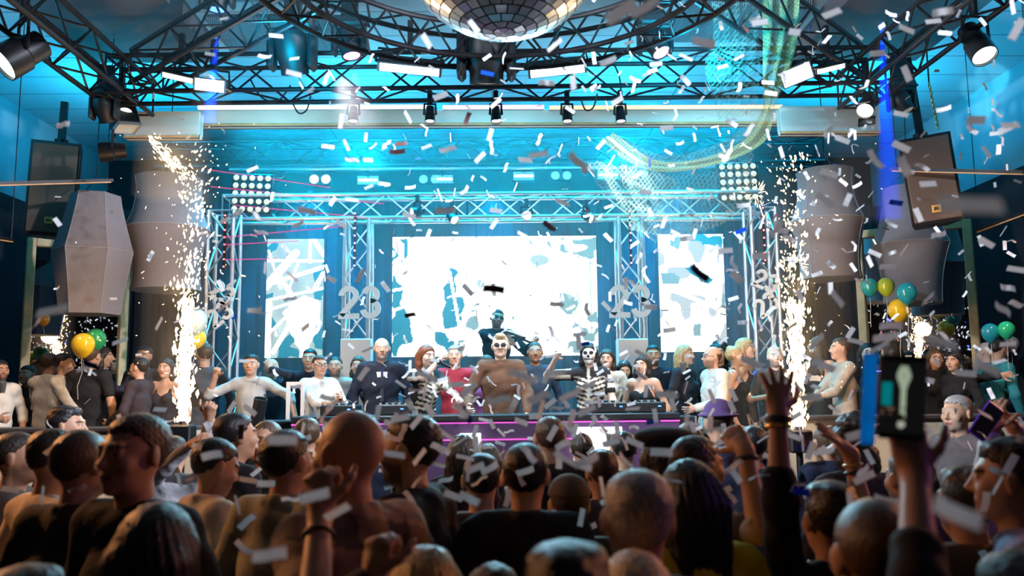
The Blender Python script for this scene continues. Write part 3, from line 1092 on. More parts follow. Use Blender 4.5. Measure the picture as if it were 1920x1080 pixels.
# floodlights
flood('bright square floodlight on the cross truss at left', at(394, 160, 7.8), .29, .12, (.05, -.9, -.35), -.1, 'lens_white', .2)
flood('slim warm floodlight slanting left of the bright square one', at(335, 145, 7.9), .32, .055, (-.1, -.8, -.5), -.27, 'lens_warm', .1)
flood('bright floodlight slanting under the green netting', at(1493, 140, 7.8), .30, .17, (-.1, -.85, -.45), .36, 'lens_white', .2)
flood('slim warm floodlight slanting right of the netting', at(1556, 128, 7.9), .30, .05, (.1, -.8, -.5), .27, 'lens_warm', .1)
flood('long ribbed floodlight left of the middle moving head', at(768, 129, 7.7), .60, .085, (.02, -.75, -.65), -.10, 'lens_cool', .22)
flood('long ribbed floodlight right of the middle moving head', at(1045, 132, 7.7), .55, .085, (-.02, -.75, -.65), .10, 'lens_cool', .22)

# five little spots in front of the white beam
for lab, px in (('small hanging spot before the white beam, first from the left', 662), ('small hanging spot before the white beam, second from the left', 806),
                ('small hanging spot before the middle of the white beam', 930), ('small hanging spot before the white beam, fourth from the left', 1064),
                ('small hanging spot before the white beam, last at right', 1164)):
    par_can(lab, at(px, 226, 8.36), (0.01, -.25, -1), .05, .16, 'lens_white', .14)

# lamps hung over the stage from the rear truss
def lamp_bar(label, x0, x1, Y, z):
    t = thing('lamp_bar', label, 'pipe', ((x0 + x1) / 2, Y, z))
    w = (x1 - x0) / 2
    obj('pipe', MB().cyl((-w, 0, 0), (w, 0, 0), .025), M['alu'], t)
    for u in (-.9, -.3, .3, .9):
        obj('hanger', MB().cyl((u * w, 0, 0), (u * w, 0, 5.03 - z), .012), M['black'], t)


YL = 11.5
lamp_bar('aluminium pipe carrying the row of stage lamps', at(430, 318, YL).x, at(1420, 312, YL).x, YL, at(926, 315, YL).z)
for lab, px, py in (('twin round blinder at the left of the lamp row', 600, 336), ('twin round blinder with dim lenses left of the screen centre', 805, 336), ('twin round blinder right of the screen centre', 1052, 329),
                    ('twin round blinder at the right end of the lamp row', 1196, 326)):
    p = at(px, py, YL)
    t = thing('twin_blinder', lab, 'stage lamp', p)
    obj('housing', MB().box((0, .06, 0), (.3, .12, .15), bev=.01), M['black'], t)
    for s in (-1, 1):
        obj('lens', MB().lathe([(.062, 0), (.055, .012), (.03, .02), (.001, .024)], Matrix.Translation((s * .08, -.002, 0)) @ frame((0, -1, 0)).to_4x4(), 20), M['lens_dim' if px > 700 else 'lens_cool'], t)
    obj('hanger', MB().box((0, .02, .12), (.03, .05, .16)), M['black'], t)
M['strobe'] = mat('strobe_reflector', (.55, .55, .62), .3, .6, var=.3, vscale=40)
for lab, px, py in (('flat strobe lamp between the left blinders', 690, 338), ('flat strobe lamp with pink ends over the main screen', 830, 336), ('flat strobe lamp right of the main screen middle', 982, 330), ('flat strobe lamp behind the hanging netting', 1140, 328)):
    p = at(px, py, YL)
    t = thing('strobe', lab, 'stage lamp', p)
    obj('housing', MB().box((0, .06, 0), (.32, .1, .15), bev=.01), M['black'], t)
    obj('reflector', MB().box((0, .005, 0), (.29, .02, .12)), M['strobe'], t)
    obj('tube', MB().cyl((-.13, -.012, 0), (.13, -.012, 0), .012), M['lens_white'], t)
    obj('hanger', MB().box((0, .02, .12), (.03, .05, .16)), M['black'], t)


def matrix_blinder(label, px, py, Y, w, tilt):
    p = at(px, py, Y)
    t = thing('matrix_blinder', label, 'stage lamp', p, rot=(0, tilt, 0))
    obj('panel', MB().box((0, .05, 0), (w, .1, w), bev=.01), M['black'], t)
    for i in range(5):
        for j in range(5):
            x, z = (i - 2) * w * .195, (j - 2) * w * .195
            obj('lamp', MB().lathe([(w * .072, 0), (w * .06, .012), (.001, .02)], Matrix.Translation((x, -.002, z)) @ frame((0, -1, 0)).to_4x4(), 16), M['lens_amber'], t)
    obj('hanger', MB().box((0, .05, w / 2 + .1), (.04, .04, .2)), M['black'], t)


M['lens_amber'] = mat('amber_tinted_lens', (.8, .7, .5), .25, emit=(1, .72, .45), estr=.55)
matrix_blinder('square blinder of twenty-five round lamps at left', 471, 363, 10.3, .50, .04)
matrix_blinder('square blinder of twenty-five round lamps behind the right netting', 1385, 341, 10.3, .50, -.03)

# round spots clamped under the stage truss
for lab, px, py, d in (('small stage spot aimed at camera under the portal truss', 988, 404, (.02, -1, -.05)), ('small stage spot turned left under the portal truss', 773, 398, (-.8, -.6, -.2)),
                       ('small stage spot turned down under the portal truss', 852, 412, (.5, -.7, -.6)), ('small stage spot turned right under the portal truss', 1108, 410, (.75, -.6, -.5))):
    par_can(lab, at(px, py, 10.25), d, .058, .16, 'lens_white', .1)

# ------------------------------------------------------------------ figures: smooth blended volumes meshed as one surface
class Blob:
    def __init__(s):
        s.p = []

    def cap(s, a, b, ra, rb, k=.03, sub=False):
        a, b = np.array(a, float), np.array(b, float)
        r = max(ra, rb)
        s.p.append(('c', (a, b, ra, rb), k, sub, np.minimum(a, b) - r, np.maximum(a, b) + r))
        return s

    def ell(s, c, r, R=None, k=.03, sub=False, cut=None):
        c, r = np.array(c, float), np.array(r, float)
        R = np.eye(3) if R is None else np.array(R)
        e = np.abs(R) @ r
        s.p.append(('e', (c, r, R, cut), k, sub, c - e, c + e))
        return s

    def mesh(s, h, bands=(), post=None, pad=.03, zmin=None):
        lo = np.min([p[4] for p in s.p if not p[3]], 0) - pad
        hi = np.max([p[5] for p in s.p if not p[3]], 0) + pad
        if zmin is not None:
            lo[2] = max(lo[2], zmin)
        ax = []
        for d in range(3):
            iv = [(b[0][d], b[1][d], b[2]) for b in bands]
            x, a = lo[d], []
            while x < hi[d]:
                a.append(x)
                st = h
                for l_, h_, f in iv:
                    if l_ <= x <= h_:
                        st = min(st, f)
                    elif x < l_ < x + st:
                        st = max(l_ - x + 1e-4, f)
                x += st
            a.append(hi[d])
            ax.append(np.array(a, np.float32))
        xs, ys, zs = ax
        F = np.full((len(xs), len(ys), len(zs)), 1., np.float32)
        for ty, pr, k, sub, l_, h_ in s.p:
            q = k + .02
            sl = [slice(max(0, np.searchsorted(A, l_[d] - q) - 1), np.searchsorted(A, h_[d] + q) + 1) for d, A in enumerate(ax)]
            X, Y, Z = xs[sl[0]][:, None, None], ys[sl[1]][None, :, None], zs[sl[2]][None, None, :]
            if X.size == 0 or Y.size == 0 or Z.size == 0:
                continue
            if ty == 'c':
                a, b, ra, rb = pr
                ba = b - a
                px, py, pz = X - np.float32(a[0]), Y - np.float32(a[1]), Z - np.float32(a[2])
                bb = max(ba @ ba, 1e-9)
                t = np.clip((px * np.float32(ba[0]) + py * np.float32(ba[1]) + pz * np.float32(ba[2])) / np.float32(bb), 0, 1)
                d = np.sqrt((px - t * np.float32(ba[0])) ** 2 + (py - t * np.float32(ba[1])) ** 2 + (pz - t * np.float32(ba[2])) ** 2) - (np.float32(ra) + t * np.float32(rb - ra))
            else:
                c, r, R, cut = pr
                px, py, pz = X - np.float32(c[0]), Y - np.float32(c[1]), Z - np.float32(c[2])
                q3 = [px * np.float32(R[0, i]) + py * np.float32(R[1, i]) + pz * np.float32(R[2, i]) for i in range(3)]
                k0 = np.sqrt(sum((q3[i] / np.float32(r[i])) ** 2 for i in range(3)))
                k1 = np.sqrt(sum((q3[i] / np.float32(r[i] ** 2)) ** 2 for i in range(3))) + 1e-6
                d = k0 * (k0 - 1) / k1
                if cut is not None:
                    d = np.maximum(d, cut(*q3))
            G = F[tuple(sl)]
            if sub:
                d = -d
                hh = np.maximum(k - np.abs(G - d), 0) / k
                G[...] = np.maximum(G, d) + hh * hh * k * .25
            else:
                hh = np.maximum(k - np.abs(G - d), 0) / k
                G[...] = np.minimum(G, d) - hh * hh * k * .25
        if post is not None:
            post(F, xs[:, None, None], ys[None, :, None], zs[None, None, :])
        F[0], F[-1] = 1, 1
        F[:, 0], F[:, -1] = 1, 1
        F[:, :, 0], F[:, :, -1] = 1, 1
        return nets(F, xs, ys, zs)


def nets(F, xs, ys, zs):
    I = (F < 0)
    u = I.view(np.uint8)
    c = u[:-1, :-1, :-1] + u[1:, :-1, :-1] + u[:-1, 1:, :-1] + u[1:, 1:, :-1] + u[:-1, :-1, 1:] + u[1:, :-1, 1:] + u[:-1, 1:, 1:] + u[1:, 1:, 1:]
    act = (c > 0) & (c < 8)
    i, j, k = np.nonzero(act)
    n = len(i)
    acc, num = np.zeros((n, 3)), np.zeros(n)
    cor = [(a, b, c_) for a in (0, 1) for b in (0, 1) for c_ in (0, 1)]
    fv = {q: F[i + q[0], j + q[1], k + q[2]].astype(float) for q in cor}
    for q in cor:
        for d in range(3):
            if q[d]:
                continue
            w = list(q)
            w[d] = 1
            w = tuple(w)
            f0, f1 = fv[q], fv[w]
            m = (f0 < 0) != (f1 < 0)
            t = np.where(m, f0 / np.where(m, f0 - f1, 1), 0)
            P0 = np.stack([xs[i + q[0]], ys[j + q[1]], zs[k + q[2]]], 1).astype(float)
            P1 = np.stack([xs[i + w[0]], ys[j + w[1]], zs[k + w[2]]], 1)
            acc += np.where(m[:, None], P0 + (P1 - P0) * t[:, None], 0)
            num += m
    V = acc / np.maximum(num, 1)[:, None]
    vid = np.full(act.shape, -1, np.int32)
    vid[act] = np.arange(n)
    Q = []
    for d in range(3):
        A = I[tuple(slice(None, -1) if e == d else slice(None) for e in range(3))]
        B = I[tuple(slice(1, None) if e == d else slice(None) for e in range(3))]
        p = np.argwhere(A != B)
        e1, e2 = (d + 1) % 3, (d + 2) % 3
        ok = (p[:, e1] > 0) & (p[:, e2] > 0) & (p[:, e1] < F.shape[e1] - 1) & (p[:, e2] < F.shape[e2] - 1)
        p = p[ok]
        ins = A[p[:, 0], p[:, 1], p[:, 2]]
        def cell(o1, o2):
            r = p.copy()
            r[:, e1] += o1
            r[:, e2] += o2
            return vid[r[:, 0], r[:, 1], r[:, 2]]
        quad = np.stack([cell(-1, -1), cell(0, -1), cell(0, 0), cell(-1, 0)], 1)
        quad[~ins] = quad[~ins][:, ::-1]
        Q.append(quad)
    return V, np.concatenate(Q)


def npmesh(name, V, Q, m, col=None):
    me = bpy.data.meshes.new(name)
    me.vertices.add(len(V))
    me.vertices.foreach_set('co', V.astype(np.float32).ravel())
    me.loops.add(Q.size)
    me.loops.foreach_set('vertex_index', Q.astype(np.int32).ravel())
    me.polygons.add(len(Q))
    me.polygons.foreach_set('loop_start', np.arange(0, Q.size, 4, dtype=np.int32))
    me.polygons.foreach_set('use_smooth', np.ones(len(Q), bool))
    me.update(calc_edges=True)
    if col is not None:
        a = me.color_attributes.new('Col', 'FLOAT_COLOR', 'POINT')
        a.data.foreach_set('color', np.c_[col, np.ones(len(col))].astype(np.float32).ravel())
    me.materials.append(m)
    return me


M['skin'] = mat('skin', (.6, .35, .25), .48, attr='Col', spec=.35, bump=.08, bscale=160)
M['print'] = mat('printed_fabric', (.5, .5, .5), .85, attr='Col', spec=.15, bump=.15, bscale=120)
SKIN = {'l': (.62, .36, .25), 'm': (.50, .27, .17), 'd': (.34, .17, .10), 'w': (.75, .55, .46)}
HAIRC = {'black': (.012, .010, .011), 'dark': (.030, .019, .014), 'brown': (.075, .042, .024), 'grey': (.34, .31, .29), 'blond': (.48, .30, .13), 'pale': (.70, .55, .36), 'red': (.20, .055, .02)}
_cm = {}


def cloth(c, rough=.85):
    k = ('c', c)
    if k not in _cm:
        _cm[k] = mat('fabric', c, rough, var=.12, vscale=14, spec=.15, bump=.25, bscale=45)
    return _cm[k]


def hairmat(c):
    if c not in _cm:
        m = mat('hair_' + c, HAIRC[c], .42, spec=.4)
        nt = m.node_tree
        t = nt.nodes.new('ShaderNodeTexCoord')
        mp = nt.nodes.new('ShaderNodeMapping')
        mp.inputs['Scale'].default_value = (260, 260, 40)
        n = nt.nodes.new('ShaderNodeTexNoise')
        n.inputs['Scale'].default_value = 1
        n.inputs['Detail'].default_value = 3
        b = nt.nodes.new('ShaderNodeBump')
        b.inputs['Strength'].default_value = .7
        b.inputs['Distance'].default_value = .004
        r = nt.nodes.new('ShaderNodeValToRGB')
        r.color_ramp.elements[0].position, r.color_ramp.elements[1].position = .35, .68
        r.color_ramp.elements[0].color = (*[x * .55 for x in HAIRC[c]], 1)
        r.color_ramp.elements[1].color = (*[min(1, x * 1.5) for x in HAIRC[c]], 1)
        nt.links.new(t.outputs['Object'], mp.inputs['Vector'])
        nt.links.new(mp.outputs[0], n.inputs['Vector'])
        nt.links.new(n.outputs['Fac'], b.inputs['Height'])
        nt.links.new(n.outputs['Fac'], r.inputs['Fac'])
        nt.links.new(r.outputs[0], nt.nodes['Principled BSDF'].inputs['Base Color'])
        nt.links.new(b.outputs[0], nt.nodes['Principled BSDF'].inputs['Normal'])
        _cm[c] = m
    return _cm[c]


def rotm(yaw, pitch, roll):
    """yaw to the person's left, pitch forward/down positive, roll to the right"""
    return np.array((Matrix.Rotation(yaw, 3, 'Z') @ Matrix.Rotation(-pitch, 3, 'X') @ Matrix.Rotation(roll, 3, 'Y')))


def ik(s, w, l1, l2, hint):
    s, w, hint = np.array(s, float), np.array(w, float), np.array(hint, float)
    d = w - s
    D = np.linalg.norm(d)
    mx = (l1 + l2) * .995
    if D > mx:
        w = s + d / D * mx
        d, D = w - s, mx
    n = d / D
    a = (l1 * l1 - l2 * l2 + D * D) / (2 * D)
    hgt = math.sqrt(max(l1 * l1 - a * a, 0))
    hp = hint - n * (hint @ n)
    hp /= max(np.linalg.norm(hp), 1e-6)
    return s + n * a + hp * hgt, w


def hand(B, w, d, pn, side, s=1., curl=.35, spread=.15, thumb=.5):
    """five-fingered hand: wrist w, direction d, palm normal pn, thumb side"""
    d = np.array(d, float)
    d /= np.linalg.norm(d)
    pn = np.array(pn, float)
    pn = pn - d * (pn @ d)
    pn /= max(np.linalg.norm(pn), 1e-6)
    sd = np.cross(d, pn) * side                   # towards the thumb
    R = np.stack([sd, pn, d], 1)
    B.ell(w + d * .050 * s, (.041 * s, .0155 * s, .054 * s), R, .012)
    B.cap(w - d * .01 * s, w + d * .03 * s, .026 * s, .024 * s, .02)
    L = (.072, .080, .074, .058)
    for f in range(4):
        off = (.030 - .0205 * f) * s
        p = w + d * (.088 - abs(f - 1.2) * .005) * s + sd * off
        dr = d + sd * spread * (1.3 - f) * .5
        dr /= np.linalg.norm(dr)
        seg = (.46, .31, .23)
        ang = 0
        cf = curl[f] if isinstance(curl, (tuple, list)) else min(1.1, curl * (.9 + .1 * f))
        for q in range(3):
            ang += cf * (1.25, 1.55, .8)[q]
            v = dr * math.cos(ang) + pn * math.sin(ang)
            e = p + v * L[f] * seg[q] * s
            r0 = (.0098, .0090, .0082)[q] * s
            B.cap(p, e, r0, r0 * .93, .006)
            p = e
    p = w + d * .028 * s + sd * .030 * s
    v = d * .62 + sd * .75 + pn * (.15 + thumb * .4)
    for q, ln in enumerate((.040, .032, .026)):
        v /= np.linalg.norm(v)
        e = p + v * ln * s
        B.cap(p, e, (.0125, .0105, .0092)[q] * s, (.0108, .0095, .0085)[q] * s, .008)
        p = e
        v = v + (d * .25 - sd * .55 * thumb + pn * .35 * thumb)
    return B


def person(label, px, top, Y, face, floor=0., skin='m', hair='short', hc='dark', shirt=(.02, .02, .024), sleeve='long', sex='m', bulk=1.,
           yaw=0., pitch=0., roll=0., lean=(0, 0), L=None, R=None, Lh={}, Rh={}, beard=None, trouser=(.02, .022, .03), fine=None, pos=None,
           shirtname='shirt', pattern=None, collar=None, extra=(), paint=None, group=None, neckline=0.):
    zt = at(px, top, Y)
    hh_ = {'bald': 0, 'buzz': .006, 'none': 0}.get(hair, .018)
    H = (zt.z - floor) - hh_
    if not 1.45 < H < 2.02:
        print('height?', label, round(H, 2))
    s = H / 1.75
    fem = sex == 'f'
    th = math.radians(face)
    Rz = np.array(Matrix.Rotation(th, 3, 'Z'))
    lean = np.array((lean[0], lean[1]), float)
    # head above the given pixel: the floor point lies lean away
    hl = np.array((lean[0], lean[1] + .015, 0))
    base = Vector((zt.x, Y, floor)) - Vector(Rz @ hl)
    base.z = floor
    toloc = lambda p: Rz.T @ (np.array(p, float) - np.array(base))
    fine = fine or (.0055 if Y < 3.4 else .0065 if Y < 6 else .0075)
    crs = .016 if Y < 4 else .019
    sp = lambda z: np.array((lean[0] * min(1, max(0, (z - .5) / .38)), lean[1] * min(1, max(0, (z - .5) / .38)), z * H))
    shw = (.098 if not fem else .088) * H * (.5 + .5 * bulk)
    hipw = 1. if not fem else 1.04
    N0, N1 = sp(.83), sp(.90) + np.array((0, .012, 0))
    hcen = sp(.935) + np.array((0, .015, 0))
    Rh_ = rotm(yaw, pitch, roll)
    hcen = hcen + Rh_ @ np.array((0, .0, .02)) - np.array((0, 0, .02))
    S_ = {q: sp(.815) + np.array((q * shw, -.005, 0)) for q in (-1, 1)}
    arms = {}
    for q, tgt, hd in ((-1, L, Lh), (1, R, Rh)):
        if tgt is None:
            tgt = S_[q] + np.array((q * .08, .05, -.52 * s))
        elif len(tgt) == 4:                       # px, py, Y: a point of the photograph
            tgt = toloc(at(*tgt[:3]))
        else:
            tgt = np.array(tgt) * s + np.array((lean[0], lean[1], 0))
        hint = hd.get('hint', (q * .6, -.5, -.6))
        e, w = ik(S_[q], tgt, .172 * H, .150 * H, hint)
        arms[q] = (S_[q], e, w, hd)
    shp = Blob()
    b = bulk

    def torso(B, e, k=.05):
        ex = np.array((e, e, e))
        B.ell(sp(.515), np.array((.160 * hipw * b, .112 * b, .115)) * s + ex, None, k)
        B.ell(sp(.60), np.array(((.138 if fem else .148) * b, .100 * b, .14)) * s + ex, None, k)
        B.ell(sp(.715), np.array(((.142 if fem else .160) * b, .108 * b, .165)) * s + ex, None, k)
        B.cap(S_[-1] * .9 + S_[1] * .1, S_[1] * .9 + S_[-1] * .1, .056 * s + e, .056 * s + e, k)
        B.cap(N0 + np.array((0, -.01, -.01)), S_[-1] + np.array((.03, 0, .012)), .048 * s + e * .7, .042 * s + e, k)
        B.cap(N0 + np.array((0, -.01, -.01)), S_[1] + np.array((-.03, 0, .012)), .048 * s + e * .7, .042 * s + e, k)
        if fem:
            for q in (-1, 1):
                B.ell(sp(.735) + np.array((q * .068 * s, .085 * s, 0)), np.array((.058, .052, .055)) * s + ex, None, .03)
        return B

    # ---- body
    B = torso(Blob(), -.012 if sleeve != 'bare' else 0)
    B.cap(N0 + np.array((0, -.008, -.03)), N1, (.057 if not fem else .048) * s, (.052 if not fem else .043) * s, .03)
    for q in (-1, 1):
        a_, e_, w_, hd = arms[q]
        k1 = .9 if fem else 1.
        B.cap(a_, e_, .050 * s * k1, .040 * s * k1, .035)
        B.cap(e_, w_, .041 * s * k1, .0265 * s * k1, .02)
        hs = s * (.9 if fem else .98)
        d = (w_ - e_) / np.linalg.norm(w_ - e_)
        dd = np.array(hd.get('dir', d), float)
        hand(B, w_, d * .25 + dd / np.linalg.norm(dd) if 'dir' in hd else d, hd.get('palm', (-q, .3, 0)), -q if hd.get('flip') else q, hs, hd.get('curl', .3), hd.get('spread', .2), hd.get('thumb', .5))
        hip = np.array((q * .085 * s, 0, .49 * H))
        kn, an = np.array((q * .10 * s, .03 * s, .275 * H)), np.array((q * .105 * s, -.02 * s, .045 * H))
        B.cap(hip, kn, .075 * s, .05 * s, .04)
        B.cap(kn, an, .05 * s, .036 * s, .03)
        B.cap(an - np.array((0, .02, .03 * s)), an + np.array((0, .15 * s, -.038 * s)), .036 * s, .030 * s, .03)
    hp = lambda c: hcen + Rh_ @ (np.array(c) * s * HS)
    HS = 1.0 if not fem else .97
    hr = lambda *r: np.array(r) * s * HS
    q_ = s * HS
    B.ell(hp((0, -.014, .022)), hr(.076, .094, .088), Rh_, .03)
    B.ell(hp((0, .030, -.030)), hr(.061, .063, .083), Rh_, .03)
    B.ell(hp((0, .042, -.072)), hr(.046 if not fem else .040, .044, .036), Rh_, .025)
    B.ell(hp((0, .076, -.094)), hr(.020, .016, .016), Rh_, .02)
    B.cap(hp((-.034, .078, .024)), hp((.034, .078, .024)), .013 * q_, .013 * q_, .012)
    for x in (-1, 1):
        B.ell(hp((x * .040, .064, -.026)), hr(.024, .022, .024), Rh_, .02)
        B.ell(hp((x * .031, .099, .004)), hr(.019, .014, .013), Rh_, .010, True)
        B.ell(hp((x * .031, .0775, .003)), hr(.0135, .0135, .0125), Rh_, .004)
        B.cap(hp((x * .019, .0860, .0105)), hp((x * .043, .0825, .0095)), .0058 * q_, .0055 * q_, .004)
        B.cap(hp((x * .021, .0855, -.0065)), hp((x * .041, .0830, -.0060)), .0042 * q_, .0042 * q_, .004)
        B.ell(hp((x * .079, -.008, -.006)), hr(.009, .021, .033), Rh_ @ np.array(Matrix.Rotation(-x * .35, 3, 'Z')), .008)
    B.cap(hp((0, .088, .014)), hp((0, .109, -.025)), .0078 * q_, .0115 * q_, .012)
    B.cap(hp((-.011, .096, -.029)), hp((.011, .096, -.029)), .008 * q_, .008 * q_, .008)
    B.cap(hp((-.020, .086, -.056)), hp((.020, .086, -.056)), .0072 * q_, .0072 * q_, .008)
    B.cap(hp((-.016, .085, -.067)), hp((.016, .085, -.067)), .0078 * q_, .0078 * q_, .008)
    bands = [(hp((0, 0, 0)) - .135 * s, hp((0, 0, 0)) + .135 * s, fine)]
    for q in (-1, 1):
        w_, e_ = arms[q][2], arms[q][1]
        hd = arms[q][3]
        d = np.array(hd.get('dir', w_ - e_), float)
        d /= np.linalg.norm(d)
        c = w_ + d * .085 * s
        vis = hd is not Lh or L is not None if q < 0 else R is not None
        bands.append((c - .095 * s, c + .095 * s, fine if vis else .0075))
    V, Q = B.mesh(crs, bands)
    # colours of skin, lips, eyes, brows, beard in head coordinates
    sc = np.array(SKIN[skin])
    qv = ((V - hcen) @ Rh_) / (s * HS)
    col = np.tile(sc, (len(V), 1))
    inh = (np.abs(qv[:, 0]) < .1) & (np.abs(qv[:, 1]) < .14) & (np.abs(qv[:, 2]) < .13)
    ax_ = np.abs(qv[:, 0])
    hcol = np.array(HAIRC[hc])
    fr = inh & (qv[:, 1] > .045)
    if paint == 'skull':
        col[fr & (ax_ < .07)] = (.8, .8, .8)
        col[fr & (np.hypot(ax_ - .031, (qv[:, 2] - .004) * 1.0) < .022)] = (.02, .02, .02)
        col[fr & (ax_ < .012) & (np.abs(qv[:, 2] + .03) < .013)] = (.03, .03, .03)
        col[fr & (np.abs(qv[:, 2] + .062) < .005) & (ax_ < .05)] = (.05, .05, .05)
    else:
        col[fr & (np.hypot(ax_ - .031, (qv[:, 2] - .002) * 2.4) < .0125) & (qv[:, 1] > .07)] = (.66, .62, .6)
        col[fr & (np.hypot(ax_ - .031, (qv[:, 2] - .002) * 1.15) < .0062) & (qv[:, 1] > .07)] = (.02, .015, .012)
        col[fr & (np.abs(qv[:, 2] - .027 + (ax_ - .03) ** 2 * 6) < .0055) & (ax_ > .012) & (ax_ < .052)] = hcol * .8 + sc * .1 if hc not in ('blond', 'pale') else (.25, .14, .07)
        lip = fr & (np.abs(qv[:, 2] + .062) < .011) & (ax_ < .026) & (qv[:, 1] > .08)
        col[lip] = sc * np.array((.95, .55, .55)) if not fem else np.array((.50, .10, .10))
        col[fr & (np.abs(qv[:, 2] + .0615) < .0028) & (ax_ < .024) & (qv[:, 1] > .07)] = sc * .25
        if beard:
            bc, amt = np.array(HAIRC[beard[0]]), beard[1]
            bm = inh & (qv[:, 1] > .0) & (qv[:, 2] < -.030 - .25 * np.maximum(0, qv[:, 1] - .075)) & (qv[:, 2] > -.125) & ~lip & ~((ax_ < .03) & (qv[:, 2] > -.047))
            am = amt * np.clip((-.022 - qv[bm, 2]) / .03, .15, 1)[:, None]
            col[bm] = col[bm] * (1 - am) + bc * am
    if hair in ('buzz', 'fringe'):
        pass
    body = bpy.data.objects.new('person', npmesh('person', V, Q, M['skin'], col))
    COL.objects.link(body)
    body.location, body.rotation_euler = base, (0, 0, th)
    tag(body, label, 'person', group)

    # ---- hair
    ry = lambda *a: None
    if hair not in ('bald', 'none'):
        Hb = Blob()
        g = {'buzz': .004, 'fringe': .004, 'short': .0035, 'quiff': .0035, 'messy': .0045, 'bun': .006, 'pony': .006}.get(hair, .010)
        def line(x, y, z, oy=-.014, oz=.022):    # coordinates relative to the volume's centre
            x, y, z = x / q_, y / q_ + oy, z / q_ + oz
            zl = np.clip(.016 + 1.05 * y + (.10 if hair == 'fringe' else 0) * (z > .03), -.062, .071)
            zl = np.where((y > .022) & (y < .05), np.maximum(zl, .028), zl)
            if hair in ('long', 'bun', 'pony', 'bob', 'curly'):
                zl = np.clip(-.05 + 1.5 * y, -.11, .070)
            zl = zl + .006 * np.sin(x * 210 + y * 90) + .003 * np.sin(x * 510)
            if hair == 'fringe':
                return np.maximum((zl - z), z - .045) * q_ * .7
            return (zl - z) * q_ * .7
        Hb.ell(hp((0, -.014, .022)), hr(.076 + g, .094 + g, .088 + g), Rh_, .01, False, line)
        if hair in ('short', 'quiff', 'messy'):
            tp = {'short': .010, 'quiff': .022, 'messy': .020}[hair]
            Hb.ell(hp((0, -.014, .068)), hr(.070, .086, .036 + tp), Rh_, .015, False, lambda x, y, z: line(x, y, z, -.014, .068))
            Hb.ell(hp((0, -.040, .040)), hr(.074, .072, .058), Rh_, .015, False, lambda x, y, z: line(x, y, z, -.040, .040))
            if hair == 'quiff':
                Hb.ell(hp((0, .055, .098)), hr(.050, .038, .030), Rh_, .02)
        if hair == 'messy':
            for i in range(9):
                a = i * 2.4
                Hb.ell(hp((.05 * math.cos(a), -.01 + .06 * math.sin(a), .09)), hr(.022, .024, .02), Rh_, .015)
        if hair == 'curly':
            for i in range(26):
                a, e = i * 2.4, .2 + (i % 5) * .3
                Hb.ell(hp((.088 * math.cos(a) * math.sin(e), -.035 + .09 * math.sin(a) * math.sin(e) - .02, .03 + .092 * math.cos(e))), hr(.030, .030, .030), Rh_, .012)
            for i in range(10):
                a = PI + i * PI / 9
                Hb.ell(hp((.085 * math.cos(a), -.03 + .07 * math.sin(a), -.05 - .03 * (i % 3))), hr(.03, .03, .035), Rh_, .012)
        if hair in ('long', 'bob'):
            ln = .24 if hair == 'long' else .10
            Hb.ell(hp((0, -.050, -.04)), hr(.084, .062, .10), Rh_, .02)
            zz = np.array((0, 0, -1.))
            for x in (-1, 1):
                a0 = hp((x * .074, -.012, .02))
                a1 = hp((x * .078, -.015, -.10))
                Hb.cap(a0, a1, .024 * q_, .026 * q_, .02)
                Hb.cap(a1, a1 + zz * ln * .75 * s + np.array((x * .015, .01, 0)), .028 * q_, .016 * q_, .03)
            a0 = hp((0, -.075, -.02))
            for x in (-.5, 0, .5):
                Hb.cap(a0 + Rh_ @ np.array((x * .09, .012 * abs(x), 0)), hp((x * .13, -.085, -.10)) + zz * ln * .8 * s, .045 * q_, .030 * q_, .04)
        if hair in ('bun', 'pony'):
            Hb.ell(hp((0, -.085 if hair == 'pony' else -.06, .085)), hr(.038, .038, .034), Rh_, .012)
            if hair == 'pony':
                Hb.cap(hp((0, -.105, .07)), hp((0, -.14, -.12)), .03 * q_, .014 * q_, .02)
        amp = .0022 if hair not in ('buzz', 'fringe') else .0006
        def pst(F, X, Y_, Z):
            cx = X - np.float32(hcen[0])
            cy = Y_ - np.float32(hcen[1])
            if hair in ('short', 'messy', 'quiff', 'buzz', 'fringe', 'curly'):
                a2 = amp * .8
                F += (a2 * (np.sin(X * 330 + Z * 120 + 1) * np.sin(Y_ * 310 - Z * 150) + np.sin(Z * 290 + X * 90) * np.sin(X * 210 + Y_ * 260))).astype(np.float32)
                return
            az = np.arctan2(cx, -cy)
            F += (amp * np.sin(az * 31 + Z * 40) + amp * .7 * np.sin(az * 57 + Z * 90 + cx * 30)).astype(np.float32)
        V, Q = Hb.mesh(fine if hair not in ('long', 'bob') else fine * 1.15, (), pst, pad=.02)
        if len(V):
            o = bpy.data.objects.new('hair', npmesh('hair', V, Q, hairmat(hc)))
            COL.objects.link(o)
            o.parent = body
    # ---- top
    T = torso(Blob(), .008 if shirtname != 'jacket' else .018, .06)
    if sleeve == 'bare':                          # strappy dress or crop top
        T = Blob()
        ex = .010
        T.ell(sp(.60), np.array((.138 * b, .100 * b, .14)) * s + ex, None, .05)
        T.ell(sp(.70), np.array((.142 * b, .106 * b, .12)) * s + ex, None, .05)
        T.ell(sp(.515), np.array((.160 * b, .112 * b, .115)) * s + ex, None, .05)
        for q in (-1, 1):
            T.ell(sp(.735) + np.array((q * .068 * s, .085 * s, 0)), np.array((.060, .054, .055)) * s + ex, None, .03)
            if not (neckline == 1 and q == 1):
                T.cap(sp(.74) + np.array((q * .085 * s, .09 * s, 0)), sp(.85) + np.array((q * .075 * s, 0, 0)), .016, .014, .02)
                T.cap(sp(.74) + np.array((q * .085 * s, -.09 * s, 0)), sp(.85) + np.array((q * .075 * s, 0, 0)), .016, .014, .02)
    else:
